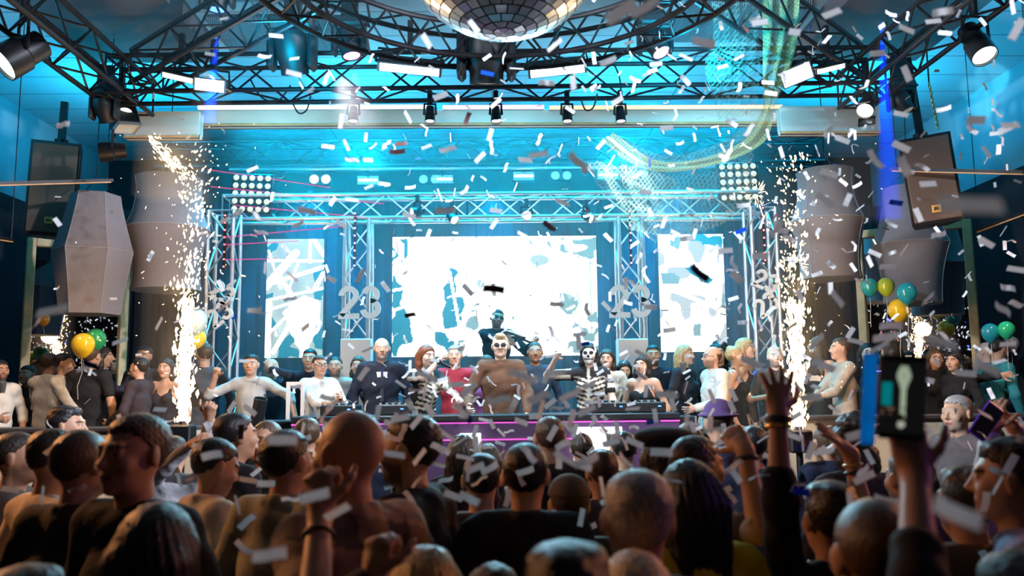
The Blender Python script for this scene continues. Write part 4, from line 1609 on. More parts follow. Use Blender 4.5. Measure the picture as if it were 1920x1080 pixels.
        for q in (-1, 1):
            a_, e_, w_, hd = arms[q]
            sl = .008 if shirtname != 'jacket' else .018
            if sleeve == 'short':
                T.cap(a_, a_ + (e_ - a_) * .62, .052 * s + sl, .052 * s + sl, .035)
            elif sleeve == 'roll':
                T.cap(a_, e_, .050 * s + sl, .044 * s + sl, .035)
                T.cap(e_, e_ + (w_ - e_) * .25, .044 * s + sl, .043 * s + sl, .02)
            else:
                T.cap(a_, e_, .050 * s + sl, .042 * s + sl, .035)
                T.cap(e_, w_ - (w_ - e_) * .06, .043 * s + sl, .029 * s + sl, .02)
    if neckline:
        pass
    if collar:
        for i in range(10):
            a0, a1 = 2 * PI * i / 10, 2 * PI * (i + 1) / 10
            rr = .066 * s
            c0 = N0 + np.array((rr * math.cos(a0), rr * math.sin(a0) + .004, .028 - .022 * math.sin(a0)))
            c1 = N0 + np.array((rr * math.cos(a1), rr * math.sin(a1) + .004, .028 - .022 * math.sin(a1)))
            T.cap(c0, c1, .014 if collar != 'thick' else .024, .014 if collar != 'thick' else .024, .012)
    ph = rnd.random() * 6
    wr = .0035
    def wrin(F, X, Y_, Z):
        F += (wr * (np.sin(X * 31 + Z * 19 + ph) * np.sin(Z * 27 - X * 13 + Y_ * 22 + ph) + .6 * np.sin(Z * 61 + X * 47 + ph * 2) * np.sin(Y_ * 50 + X * 23))).astype(np.float32)
    V, Q = T.mesh(.012 if Y < 3.4 else .014, (), wrin, pad=.02)
    colr, m_ = None, None
    if pattern:
        colr = pattern(V, s, sp)
        m_ = M['print']
    else:
        m_ = cloth(shirt)
    o = bpy.data.objects.new(shirtname, npmesh(shirtname, V, Q, m_, colr))
    COL.objects.link(o)
    o.parent = body
    # ---- trousers
    T = Blob()
    T.ell(sp(.475), np.array((.150 * hipw * b, .104 * b, .085)) * s, None, .05)
    for q in (-1, 1):
        hip = np.array((q * .085 * s, 0, .49 * H))
        kn, an = np.array((q * .10 * s, .03 * s, .275 * H)), np.array((q * .105 * s, -.02 * s, .06 * H))
        T.cap(hip, kn, .086 * s, .066 * s, .04)
        T.cap(kn, an, .066 * s, .055 * s, .03)
    V, Q = T.mesh(.022)
    o = bpy.data.objects.new('trousers', npmesh('trousers', V, Q, cloth(trouser)))
    COL.objects.link(o)
    o.parent = body
    # ---- shoes
    T = Blob()
    for q in (-1, 1):
        an = np.array((q * .105 * s, -.02 * s, .045 * H))
        T.cap(an - np.array((0, .02, .034 * s)), an + np.array((0, .155 * s, -.034 * s)), .044 * s, .038 * s, .02)
    V, Q = T.mesh(.016)
    V[:, 2] = np.maximum(V[:, 2], 0)
    o = bpy.data.objects.new('shoes', npmesh('shoes', V, Q, M['blackpl']))
    COL.objects.link(o)
    o.parent = body
    info = dict(body=body, hp=hp, Rh=Rh_, s=s, q=q_, arms=arms, sp=sp, base=base, Rz=Rz, N0=N0, hcen=hcen)
    for e in extra:
        e(info)
    return info


# ---- accessories (all children of the person)
def glasses(info, dark=False):
    hp, R = info['hp'], info['Rh']
    mb = MB()
    q = info['q']
    for x in (-1, 1):
        c = Vector(hp((x * .032, .108, .004)))
        X, Z = Vector(R @ np.array((1, 0, 0))), Vector(R @ np.array((0, 0, 1)))
        mb.tube([c + (X * math.cos(a) * .024 + Z * math.sin(a) * .018) * q for a in [2 * PI * i / 16 for i in range(16)]], .0022, 5, closed=True)
        mb.tube([hp((x * .056, .104, .006)), hp((x * .082, .05, .008)), hp((x * .084, -.01, .004))], .002, 5)
    mb.tube([hp((-.009, .108, .006)), hp((.009, .108, .006))], .002, 5)
    o = obj('glasses', mb, M['blackpl'], info['body'])
    if dark:
        for x in (-1, 1):
            obj('dark_lens', MB().ell(hp((x * .032, .107, .003)), (.024 * q, .004, .018 * q), Matrix(R.tolist()), 14, 8), M['blackpl'], o)


def cap_hat(kind, m):
    def f(info):
        hp, R, q = info['hp'], info['Rh'], info['q']
        Bl = Blob()
        hr = lambda *r: np.array(r) * q
        if kind == 'cap':
            Bl.ell(hp((0, -.012, .04)), hr(.090, .108, .088), R, .01, False, lambda x, y, z: -z + (-.005) * q)
            Bl.ell(hp((0, .11, .045)), hr(.066, .080, .010), R, .015)
        elif kind == 'beret':
            Bl.ell(hp((.01, -.02, .085)), hr(.125, .135, .045), R, .02)
            Bl.ell(hp((0, -.012, .055)), hr(.090, .106, .04), R, .03)
        elif kind == 'bucket':
            Bl.ell(hp((0, -.012, .055)), hr(.088, .104, .080), R, .01, False, lambda x, y, z: -z - .02 * q)
            Bl.ell(hp((0, -.010, .035)), hr(.125, .140, .018), R, .02)
        V, Q = Bl.mesh(.007, pad=.02)
        o = bpy.data.objects.new('hat', npmesh('hat', V, Q, m))
        COL.objects.link(o)
        o.parent = info['body']
    return f


def wristband(q, m, u=.08, r=.034, w=.010):
    def f(info):
        s_, e, wq, hd = info['arms'][q]
        d = Vector((wq - e).tolist()).normalized()
        c = Vector(wq.tolist()) - d * u
        mb = MB()
        R = frame(d)
        mb.tube([c + R @ Vector((math.cos(a) * r, math.sin(a) * r, 0)) for a in [2 * PI * i / 18 for i in range(18)]], w, 6, closed=True)
        obj('wristband', mb, m, info['body'])
    return f


def tie(info):
    sp, s = info['sp'], info['s']
    mb = MB()
    z0, z1 = sp(.80), sp(.62)
    y = .135 * s
    vs = [(-.05, y - .012, z0[2]), (.05, y - .012, z0[2]), (0, y - .01, z1[2])]
    mb.add([(-.055 * s, y - .028, z0[2]), (.055 * s, y - .028, z0[2]), (.0, y + .002, z1[2]), (-.055 * s, y - .04, z0[2]), (.055 * s, y - .04, z0[2]), (0, y - .02, z1[2])], [(0, 2, 1), (3, 4, 5), (0, 1, 4, 3), (1, 2, 5, 4), (2, 0, 3, 5)])
    obj('shirt_front', mb, M['white'], info['body'])
    mb = MB()
    mb.add([(-.012, y - .012, z0[2]), (.012, y - .012, z0[2]), (.02, y + .010, z1[2] + .03), (0, y + .012, z1[2]), (-.02, y + .010, z1[2] + .03)], [(4, 3, 2, 1, 0)])
    mb.add([(-.012, y - .03, z0[2]), (.012, y - .03, z0[2]), (.02, y - .01, z1[2] + .03), (0, y - .01, z1[2]), (-.02, y - .01, z1[2] + .03)], [(0, 1, 2, 3, 4)])
    obj('tie', mb, M['blackpl'], info['body'])


def pat_ribs(V, s, sp):
    """bone print: pale ribs and spine on dark cloth"""
    c = np.tile((.03, .03, .035), (len(V), 1))
    z = V[:, 2] / (s * 1.75)
    rib = (np.sin((z - .02 * np.abs(V[:, 0]) / .1) * 230) > .0) & (z > .62) & (z < .80) & (np.abs(V[:, 0]) < .16)
    c[rib] = (.75, .72, .62)
    c[(np.abs(V[:, 0]) < .014) & (z > .6)] = (.75, .72, .62)
    c[(np.abs(V[:, 0]) > .19) & (np.sin(z * 120) > .2)] = (.7, .68, .6)
    return c


def pat_camo(cols, sc=9., seed=3):
    def f(V, s, sp):
        a = vnoise(V[:, 0] * sc + 20, V[:, 2] * sc + V[:, 1] * sc * .7 + 10, seed)
        b = vnoise(V[:, 0] * sc * 1.3 + 5, V[:, 2] * sc * 1.1 - V[:, 1] * sc * .8 + 30, seed + 1)
        c = np.tile(cols[0], (len(V), 1))
        c[a > .55] = cols[1]
        c[b > .62] = cols[2]
        return c
    return f


def pat_plaid(cols, w=.075):
    def f(V, s, sp):
        u = V[:, 0] + V[:, 1] * .6
        a = (np.floor(u / w) % 2).astype(int)
        b = (np.floor((V[:, 2] + V[:, 0] * .25) / w) % 2).astype(int)
        c = np.array(cols)[np.clip(a + b, 0, 2)]
        return c
    return f

# ------------------------------------------------------------------ the dancing crowd
BLK, NVY, WHT, GRY = (.018, .017, .020), (.02, .025, .05), (.72, .68, .62), (.30, .30, .32)
tan, khaki, beige = (.33, .24, .16), (.30, .27, .19), (.50, .42, .33)
M['band'] = mat('dark_bracelet', (.03, .02, .02), .5)
M['gold'] = mat('gold_bracelet', (.8, .55, .2), .3, 1.)
M['greenband'] = mat('green_wristband', (.1, .6, .1), .6)

person('young man with short brown hair and black T-shirt in left profile, biggest figure at left', 254, 765, 2.6, 153, hair='short', hc='brown', shirt=BLK, sleeve='short', bulk=1.04)
person('woman with long straight dark hair seen from behind at the bottom left', 300, 926, 1.85, 0, sex='f', hair='long', hc='black', shirt=BLK)
person('man with thinning cropped hair in a dark brown collared shirt, back turned at left', 157, 801, 2.9, -22, hair='buzz', hc='brown', shirt=(.055, .040, .032), bulk=1.12, collar='x')
person('dark haired man in a cream T-shirt with head bent at the left edge', 104, 797, 3.35, -40, hair='short', hc='dark', shirt=(.75, .60, .45), sleeve='short', pitch=.25, lean=(.0, .05))
person('stubbled man facing right at the far left edge of the crowd', 36, 803, 3.9, -78, hair='short', hc='dark', shirt=(.08, .06, .06), beard=('dark', .5))
person('man with tousled black hair facing right before the left bar counter', 128, 757, 5.2, -82, hair='messy', hc='black', shirt=BLK, beard=('dark', .4))
person('man with thick black hair in a dark jacket looking right behind the beige jacket', 444, 767, 4.3, -50, hair='short', hc='black', shirt=(.025, .025, .032), shirtname='jacket', collar='x')
person('man looking down in a beige jacket with black hood collar', 402, 815, 3.55, -52, hair='short', hc='black', shirt=beige, shirtname='jacket', pitch=.35, beard=('dark', .4), collar='thick')
person('person in a grey sweater raising one fist left of the fountain base', 328, 812, 5.3, 5, hair='short', hc='dark', shirt=(.42, .42, .46), R=(393, 778, 5.0, 0), Rh=dict(curl=.95, palm=(0, 1, 0)), L=(356, 836, 5.0, 0), Lh=dict(curl=.25, palm=(1, 0, 0)))
person('man with faded dark hair in a khaki jacket with black hood, back turned', 540, 797, 3.15, -32, hair='short', hc='black', shirt=khaki, shirtname='jacket', collar='thick', bulk=1.05)
person('bald person with orange lit face beside the faded dark hair', 499, 786, 4.7, 160, hair='buzz', hc='brown', shirt=BLK)
person('brown haired person looking away left of the bald man', 577, 778, 5.4, 10, hair='short', hc='brown', shirt=BLK)
person('bald man in a checked brown and black shirt with a hand at his mouth', 656, 767, 2.35, 50, hair='bald', hc='dark', skin='m', bulk=1.1, beard=('dark', .35),
       pattern=pat_plaid([(.05, .04, .04), (.20, .13, .09), (.38, .26, .18)], .09), L=(600, 962, 2.1, 0), Lh=dict(curl=1.0, dir=(-.1, 0, 1), palm=(.8, .3, 0), hint=(-.4, -.2, -1)), sleeve='short', collar='x', extra=[wristband(-1, M['band'], .06, .034, .005)])
person('dark haired bearded man in a black jacket facing left beside the bald man', 768, 769, 2.95, 72, hair='short', hc='black', shirt=(.022, .020, .024), shirtname='jacket', beard=('black', .75), bulk=1.06)
person('blonde woman at the bottom edge raising a loose fist', 800, 1006, 1.9, 0, sex='f', hair='bob', hc='blond', shirt=(.1, .07, .06), L=(700, 1082, 1.75, 0), Lh=dict(curl=.9, dir=(0, 0, 1), palm=(.5, 1, 0), hint=(-1, -.3, -1)))
person('person with short black hair nearest the camera at the bottom middle', 1062, 1000, 1.45, 0, hair='messy', hc='black', shirt=BLK)
person('person with bright golden hair at the bottom right of the grey haired man', 1188, 1014, 1.75, 0, sex='f', hair='bob', hc='pale', shirt=(.3, .2, .1))
person('woman with brown hair at the bottom edge right of the blonde woman', 925, 1040, 2.05, 0, sex='f', hair='long', hc='brown', shirt=(.05, .03, .03))
person('man with confetti in his short black hair and black jacket, back turned in the middle', 985, 822, 3.0, -6, hair='short', hc='black', shirt=BLK, shirtname='jacket', collar='x')
person('grey haired man with cropped hair seen from behind', 1193, 866, 1.95, 2, hair='short', hc='grey', shirt=(.03, .028, .03), collar='x')
person('woman with long black hair in a yellow jacket, back turned', 1288, 849, 2.4, 12, sex='f', hair='long', hc='black', shirt=(.80, .52, .02), shirtname='jacket')
M['beret'] = mat('black_felt', (.012, .012, .014), .95)
person('person in a black beret looking back behind the grey haired man', 1254, 796, 3.6, -125, sex='f', hair='bob', hc='dark', shirt=BLK, extra=[cap_hat('beret', M['beret'])])
M['capm'] = mat('brown_cap_cloth', (.10, .075, .06), .9)
person('person in a brown cap seen from behind right of the black jacket', 1066, 884, 3.2, 4, hair='short', hc='brown', shirt=(.07, .05, .045), extra=[cap_hat('cap', M['capm'])])
person('dark haired person behind the black bearded man, back turned', 902, 842, 3.5, 5, hair='short', hc='black', shirt=(.10, .06, .045))
person('person with reddish brown hair before the stage, head highest in the middle crowd', 1030, 775, 4.6, 0, hair='short', hc='brown', shirt=BLK)
person('woman with long dark hair before the white booth panel', 866, 808, 4.9, 5, sex='f', hair='long', hc='dark', shirt=(.05, .03, .05))
person('brown haired person behind the brown cap', 1127, 838, 4.1, 10, hair='messy', hc='brown', shirt=(.12, .08, .08))
M['bucket'] = mat('purple_bucket_hat', (.10, .05, .16), .9)
person('person in a purple bucket hat before the stage at right', 1345, 748, 5.3, 10, hair='short', hc='dark', shirt=(.05, .04, .08), extra=[cap_hat('bucket', M['bucket'])])
person('man with orange lit face and dark hair raising a clenched hand', 1306, 808, 3.1, -62, hair='short', hc='dark', shirt=(.10, .06, .05), sleeve='short', R=(1396, 842, 2.72, 0), Rh=dict(curl=.8, palm=(0, .6, -.6), dir=(-.7, 0, .45), hint=(.6, -.2, -1)), extra=[wristband(1, M['band'], .03, .032, .008)])
person('dark haired person in a black jacket stretching an open hand with bracelets high', 1552, 894, 2.52, 5, hair='messy', hc='dark', skin='m', shirt=BLK, sleeve='roll', L=(1458, 776, 2.45, 0),
       Lh=dict(curl=.12, spread=.5, palm=(.1, 1, .1), dir=(.15, .15, 1), hint=(-.2, -.4, -1)), extra=[wristband(-1, M['gold'], .035, .033, .006), wristband(-1, M['band'], .015, .031, .010)])
person('man with cropped brown hair seen from behind at the bottom right', 1635, 926, 1.62, 0, hair='buzz', hc='brown', shirt=BLK, bulk=1.05)
person('dark haired man with violet lit face turned left at the right edge', 1888, 812, 2.4, 58, hair='messy', hc='black', shirt=(.35, .35, .5))
person('grey haired man facing left in the crowd under the right mirror', 1792, 736, 5.6, 115, hair='short', hc='grey', shirt=(.1, .08, .08), beard=('grey', .4))
person('person with bushy dark hair lit purple left of the phone', 1594, 776, 3.9, 5, sex='f', hair='curly', hc='dark', shirt=(.06, .05, .06))
person('person behind the phone stretching a flat hand with bracelets to the left', 1700, 836, 3.25, 10, hair='short', hc='dark', shirt=(.15, .12, .12), sleeve='short', L=(1594, 850, 3.0, 0), Lh=dict(curl=.08, palm=(.3, .2, -1), dir=(-.8, .1, .62), hint=(-.3, -.6, -.8)),
       extra=[wristband(-1, M['gold'], .04, .030, .006), wristband(-1, M['band'], .065, .032, .006)])
ph = person('person in a black sleeve holding up a phone at the lower right', 1905, 1012, 1.5, 8, hair='short', hc='dark', shirt=(.03, .026, .026), skin='m', L=(1716, 892, 1.56, 0), Lh=dict(curl=.45, palm=(.25, 1, .1), dir=(-.1, .1, 1), thumb=.2, hint=(-.2, -.4, -1)), sleeve='roll')
person('person in a tan hood with brown hair behind the phone hand', 1806, 866, 2.6, 8, hair='messy', hc='brown', shirt=(.12, .075, .04), shirtname='jacket')
person('person clapping raised hands at the right edge of the crowd', 1866, 826, 3.6, 12, hair='short', hc='dark', shirt=(.6, .6, .66), L=(1858, 812, 3.35, 0), R=(1904, 806, 3.4, 0), Lh=dict(curl=.1, palm=(1, .1, 0)), Rh=dict(curl=.1, palm=(-1, .1, 0)))
person('dark head cut by the bottom left corner', 55, 1046, 1.75, 0, hair='messy', hc='black', shirt=BLK)
# heads further back, before the stage
for row in (('woman with dark bob before the white booth panel at left', 915, 826, 5.5, 8, 'f', 'bob', 'dark'), ('woman with pinned up dark hair before the booth', 1090, 806, 5.6, -5, 'f', 'bun', 'dark'),
            ('short haired man before the bright booth panel at right', 1168, 803, 5.2, 0, 'm', 'short', 'black'), ('dark haired man between the two raised hands', 1412, 792, 4.7, -20, 'm', 'short', 'black'),
            ('woman with brown ponytail before the right bar counter', 1545, 792, 5.5, 10, 'f', 'pony', 'brown'), ('dark haired woman under the right mirror behind the clapping hands', 1842, 778, 5.6, 20, 'f', 'long', 'dark'),
            ('black haired person behind the bald man and the booth', 700, 800, 5.6, 0, 'm', 'short', 'black'), ('brown haired woman left of the bucket hat', 1290, 786, 5.7, 0, 'f', 'long', 'brown')):
    person(row[0], row[1], row[2], row[3], row[4], sex=row[5], hair=row[6], hc=row[7], shirt=rnd.choice([BLK, NVY, (.07, .05, .06)]))

# the phone and its blue case
def phone(info):
    s_, e, w, hd = info['arms'][-1]
    Rz = Matrix(info['Rz'].tolist())
    c = at(1692, 745, 1.52)
    t = thing('phone', 'black smartphone in an open blue flip case filming the fountain', 'phone', c, rot=(.1, math.radians(4), math.radians(-8)))
    w_, h_ = .080, .150
    obj('body', MB().box((0, 0, 0), (w_, .008, h_), bev=.004), M['blackpl'], t)
    nx, nz = 40, 72
    u, v = np.meshgrid(np.linspace(0, 1, nx + 1), np.linspace(0, 1, nz + 1), indexing='ij')
    vs = np.stack([(u - .5) * w_ * .92, np.full_like(u, -.0045), (.5 - v) * h_ * .86], -1).reshape(-1, 3)
    idx = np.arange((nx + 1) * (nz + 1)).reshape(nx + 1, nz + 1)
    fs = np.stack([idx[:-1, 1:], idx[1:, 1:], idx[1:, :-1], idx[:-1, :-1]], -1).reshape(-1, 4)
    col = np.full(u.shape + (3,), .004)
    n = vnoise(u * 14, v * 20, 77)
    col[(np.abs(u - .5) < .06 + .10 * np.exp(-((v - .2) / .12) ** 2)) & (n > .2) & (v > .06) & (v < .80)] = (.30, .36, .26)
    col[np.hypot((u - .47) * .53, v - .87) < .05] = (.36, .36, .30)
    col[(u < .24) & (v > .3) & (v < .62)] = (.0, .16, .17)
    col[(u < .36) & (v > .64) & (v < .75) & (n > .4)] = (.12, .07, .05)
    me = bpy.data.meshes.new('display')
    me.from_pydata(vs.tolist(), [], fs.tolist())
    a = me.color_attributes.new('Col', 'FLOAT_COLOR', 'POINT')
    a.data.foreach_set('color', np.c_[col.reshape(-1, 3), np.ones(col.size // 3)].astype(np.float32).ravel())
    m = mat('phone_picture', (.01, .01, .01), .25)
    nt = m.node_tree
    an = nt.nodes.new('ShaderNodeAttribute')
    an.attribute_name = 'Col'
    nt.links.new(an.outputs['Color'], nt.nodes['Principled BSDF'].inputs['Emission Color'])
    nt.nodes['Principled BSDF'].inputs['Emission Strength'].default_value = 1.
    me.materials.append(m)
    obj('display', me, None, t)
    bc = mat('blue_case', (.02, .45, .95), .35)
    n2 = bc.node_tree
    tl = n2.nodes.new('ShaderNodeBsdfTranslucent')
    tl.inputs[0].default_value = (.03, .55, 1, 1)
    mx = n2.nodes.new('ShaderNodeMixShader')
    mx.inputs[0].default_value = .7
    n2.links.new(n2.nodes['Principled BSDF'].outputs[0], mx.inputs[1])
    n2.links.new(tl.outputs[0], mx.inputs[2])
    n2.links.new(mx.outputs[0], n2.nodes['Material Output'].inputs[0])
    obj('flip_cover', MB().box((-w_ / 2 - .012, .018, -.008), (.028, .006, h_ * 1.1), Matrix.Rotation(.3, 3, 'Z'), bev=.002), bc, t)


phone(ph)
t = thing('phone', 'violet phone held up by the clapping person at the right edge', 'phone', at(1849, 790, 3.3), rot=(0, math.radians(38), 0))
obj('body', MB().box((0, 0, 0), (.075, .009, .15), bev=.004), mat('violet_case', (.12, .03, .60), .4), t)
obj('display', MB().box((0, -.005, 0), (.066, .002, .135)), M['blackpl'], t)

# ------------------------------------------------------------------ performers, guests on the stage and at the sides
F0 = .6
tat = (.05, .05, .06)
def sp_(label, px, top, Y, face, **k):
    return person(label, px, top, Y, face, floor=k.pop('floor', F0), **k)


# left side guests
sp_('bearded man in a white T-shirt and dark jacket holding a beer at the left edge', 2, 672, 8.9, 230, hair='short', hc='black', beard=('black', .8), shirt=(.7, .66, .6), sleeve='roll', R=(.12, .36, 1.12), Rh=dict(curl=.6))
sp_('dark haired person in black behind the white shirt at the left mirror', 52, 682, 9.7, 170, hair='short', hc='black', shirt=BLK)
sp_('man in a white shirt with his back turned before the left mirror', 95, 659, 9.35, -12, collar='x', hair='short', hc='brown', shirt=(.72, .66, .6), L=(-.1, .35, 1.15))
sp_('man in a pale grey shirt facing right beside the yellow balloon', 122, 659, 9.0, -78, collar='x', hair='short', hc='black', shirt=(.55, .52, .48), beard=('dark', .5), sleeve='roll', L=(.0, .38, 1.0), R=(.2, .35, 1.0))
sp_('man in a black T-shirt with his back turned and balloons over his head', 173, 644, 8.95, -8, hair='short', hc='brown', shirt=(.02, .019, .021), sleeve='short', bulk=1.05, extra=[wristband(1, M['greenband'], .03, .034, .007)])
sp_('long haired woman drinking behind the black T-shirt', 195, 646, 9.5, -70, sex='f', hair='long', hc='dark', shirt=(.04, .03, .04), R=(.10, .30, 1.42), Rh=dict(curl=.6))
sp_('woman with short black hair and lace dress turned left at left', 262, 667, 8.95, 78, sex='f', hair='short', hc='black', skin='l', shirt=(.05, .035, .04), L=(-.22, .2, 1.05), R=(.1, .36, 1.02), Rh=dict(curl=.4), Lh=dict(curl=.6))
sp_('dark haired man looking out between two women at left', 271, 646, 9.8, 175, hair='short', hc='black', beard=('black', .6), shirt=(.05, .05, .06))
sp_('woman with long dark hair and strappy black dress left of the left fountain', 312, 668, 9.15, 172, sex='f', hair='long', hc='dark', skin='l', sleeve='bare', shirt=(.03, .025, .03))
sp_('man in a dark sweater turned away right of the left fountain', 384, 641, 9.3, 35, hair='short', hc='brown', shirt=(.06, .06, .07), bulk=1.08, L=(-.1, .3, 1.25))
# left stage
sp_('man in a pale grey shirt spreading both arms at stage left', 472, 661, 9.05, 180, collar='x', hair='short', hc='dark', skin='l', shirt=(.50, .50, .50), sleeve='roll', R=(.34, .15, 1.52), Rh=dict(curl=.7, palm=(0, 1, 0), hint=(1, -.1, -.8)), L=(-.52, .12, 1.05), Lh=dict(curl=.5, hint=(-1, -.1, .3)))
sp_('bald older man covering his face with one hand', 509, 672, 9.45, 180, hair='bald', hc='grey', skin='l', shirt=(.03, .035, .05), L=(-.03, .19, 1.62), Lh=dict(curl=.3, palm=(.2, -1, 0), dir=(.2, -.1, 1)))
sp_('stout dark haired man in black below the left screen', 581, 651, 9.9, 180, hair='short', hc='black', skin='l', shirt=(.025, .03, .045), bulk=1.15)
sp_('man with glasses in a white shirt clapping at stage left', 600, 663, 9.0, -150, collar='x', hair='short', hc='brown', skin='l', shirt=(.80, .80, .78), sleeve='roll', R=(-.05, .42, 1.22), L=(-.10, .44, 1.22), Rh=dict(curl=.2, palm=(-1, 0, 0), dir=(.1, .5, 1)), Lh=dict(curl=.35, palm=(1, 0, 0), dir=(.1, .5, 1)), extra=[glasses, wristband(1, M['gold'], .03, .032, .005)])
sp_('man with a goatee looking over the white shirted shoulder', 629, 667, 9.45, 180, hair='buzz', hc='black', skin='l', beard=('dark', .6), shirt=(.35, .33, .3))
sp_('fair haired woman in a black top beside the left plinth', 672, 664, 9.6, 172, sex='f', hair='long', hc='brown', skin='l', shirt=(.02, .02, .028))
sp_('bald man with a grey beard in a black suit and tie', 716, 633, 9.2, 190, hair='bald', hc='grey', skin='l', beard=('grey', .75), shirt=(.022, .025, .04), shirtname='jacket', bulk=1.12, extra=[tie])
# performers
sp_('long haired performer in a bone print top singing and reaching down to the crowd', 800, 643, 8.75, -140, sex='f', hair='long', hc='red', skin='w', sleeve='short', pattern=pat_ribs, lean=(.06, .14), pitch=.1, L=(882, 772, 8.1, 0), Lh=dict(curl=.15, palm=(0, 0, -1)), R=(824, 676, 8.55, 0), Rh=dict(curl=.9))
sp_('man in a dark red shirt behind the singing performer', 853, 644, 9.5, 178, hair='short', hc='grey', skin='l', shirt=(.28, .03, .05))
sp_('woman in a sequinned dark top beside the central performer', 912, 662, 9.35, 175, sex='f', hair='long', hc='dark', skin='l', shirt=(.12, .04, .12))
sp_('blond performer with quiff and dark glasses in a brown jacket at the centre', 938, 624, 8.8, 178, hair='quiff', hc='pale', skin='w', shirt=(.13, .07, .045), shirtname='jacket', bulk=1.1, R=(.30, .30, 1.05), L=(-.25, .3, .98), Rh=dict(curl=.6), Lh=dict(curl=.6), extra=[lambda i: glasses(i, True)])
sp_('bluish lit dark man behind the blond performer', 1003, 640, 9.7, 182, hair='buzz', hc='black', skin='d', shirt=(.03, .05, .08))
vio = sp_('violinist in black with sunglasses before the main screen', 931, 577, 10.5, 195, floor=1.1, hair='short', hc='black', skin='m', beard=('black', .7), shirt=(.012, .014, .02), shirtname='jacket', roll=-.2, L=(-.34, .42, 1.30), Lh=dict(curl=.6, palm=(.4, -.6, .5), hint=(-.6, 0, -1)), R=(.02, .42, 1.34), Rh=dict(curl=.75, palm=(-.5, -.3, 0), hint=(1, .1, .2)), collar='x', extra=[lambda i: glasses(i, True)])
sp_('performer with skull face paint and long black hair raising one hand', 1104, 639, 8.8, 168, sex='f', hair='long', hc='black', skin='w', paint='skull', sleeve='short', pattern=pat_ribs, R=(1042, 672, 8.6, 0), Rh=dict(curl=.3, palm=(0, 1, 0)), L=(-.2, .3, 1.0))
sp_('woman with long dark hair in a cream top behind the painted performer', 1137, 651, 9.3, 165, sex='f', hair='long', hc='dark', skin='l', shirt=(.6, .54, .46), sleeve='short')
sp_('dark hooded person looking down beside the right plinth', 1170, 672, 9.7, 180, sex='f', hair='bob', hc='black', skin='l', shirt=(.025, .03, .05), pitch=.35)
sp_('woman in a one shoulder black top looking left at stage right', 1203, 663, 9.0, 150, sex='f', hair='long', hc='black', skin='l', sleeve='bare', neckline=1, shirt=(.02, .025, .03))
sp_('bearded man in black behind the one shoulder top', 1224, 644, 9.6, 172, hair='short', hc='black', skin='m', beard=('black', .7), shirt=(.025, .03, .045))
sp_('laughing woman with straight fair hair below the right screen', 1284, 643, 9.3, -130, sex='f', hair='long', hc='blond', skin='l', shirt=(.03, .03, .04))
sp_('bearded man with glasses in a shimmering white jacket facing left', 1334, 646, 8.85, 100, hair='fringe', hc='brown', skin='l', beard=('brown', .7), shirt=(.66, .62, .56), shirtname='jacket', bulk=1.1, extra=[glasses], L=(-.2, .3, 1.1))
sp_('person with curly black hair behind the shimmering white jacket', 1347, 640, 9.8, 160, hair='curly', hc='black', skin='m', shirt=BLK)
sp_('blonde woman with pinned hair in a black halter top facing right', 1378, 645, 9.1, -115, sex='f', hair='bun', hc='blond', skin='l', sleeve='bare', shirt=(.02, .02, .02), L=(-.05, .34, 1.2), Lh=dict(curl=.6))
sp_('blonde long haired woman behind the halter top', 1397, 630, 9.5, -120, sex='f', hair='long', hc='blond', skin='l', sleeve='bare', shirt=(.03, .02, .03))
sp_('man with white painted face beside the right outer column', 1452, 646, 9.2, 172, hair='short', hc='pale', skin='w', beard=('dark', .6), shirt=(.06, .05, .05))
# right side guests
sp_('woman with very long dark hair facing right behind the right fountain', 1535, 627, 9.3, -55, sex='f', hair='long', hc='dark', skin='l', sleeve='bare', shirt=(.02, .02, .02), R=(.2, .34, 1.2))
sp_('man in a beige shirt facing left beside the right fountain', 1574, 630, 8.95, 88, hair='short', hc='brown', skin='l', shirt=(.42, .34, .27), sleeve='roll', L=(-.15, .42, 1.12), R=(-.05, .42, 1.05), Lh=dict(curl=.5), Rh=dict(curl=.4), bulk=1.05)
sp_('woman with glasses and long black hair holding a drink beside the right mirror', 1624, 640, 9.75, 176, sex='f', hair='long', hc='black', skin='w', shirt=(.02, .02, .025), R=(.1, .28, 1.22), Rh=dict(curl=.6), extra=[glasses, wristband(1, M['greenband'], .03, .03, .005)])
sp_('woman with cat ears and curly dark hair before the right mirror', 1668, 634, 9.25, 20, sex='f', hair='long', hc='dark', skin='l', shirt=(.05, .03, .04))
sp_('woman with glasses and brown hair in a black blazer at right', 1752, 650, 9.0, 172, sex='f', hair='long', hc='brown', skin='l', shirt=(.02, .02, .022), shirtname='jacket', extra=[glasses])
sp_('woman in a black dress looking left and reaching out at right', 1788, 655, 8.8, 118, sex='f', hair='long', hc='black', skin='l', shirt=(.018, .018, .02), R=(1880, 704, 8.7, 0), Rh=dict(curl=.3), L=(-.3, .25, 1.0))
sp_('pale bald man in a light shirt behind the teal shirt', 1846, 641, 9.5, 30, hair='bald', hc='grey', skin='w', shirt=(.6, .62, .64))
sp_('dark haired man in a teal shirt bending to the right', 1870, 633, 9.1, -80, hair='short', hc='black', skin='l', shirt=(.03, .22, .27), pitch=.3, beard=('dark', .5), lean=(0, .12))

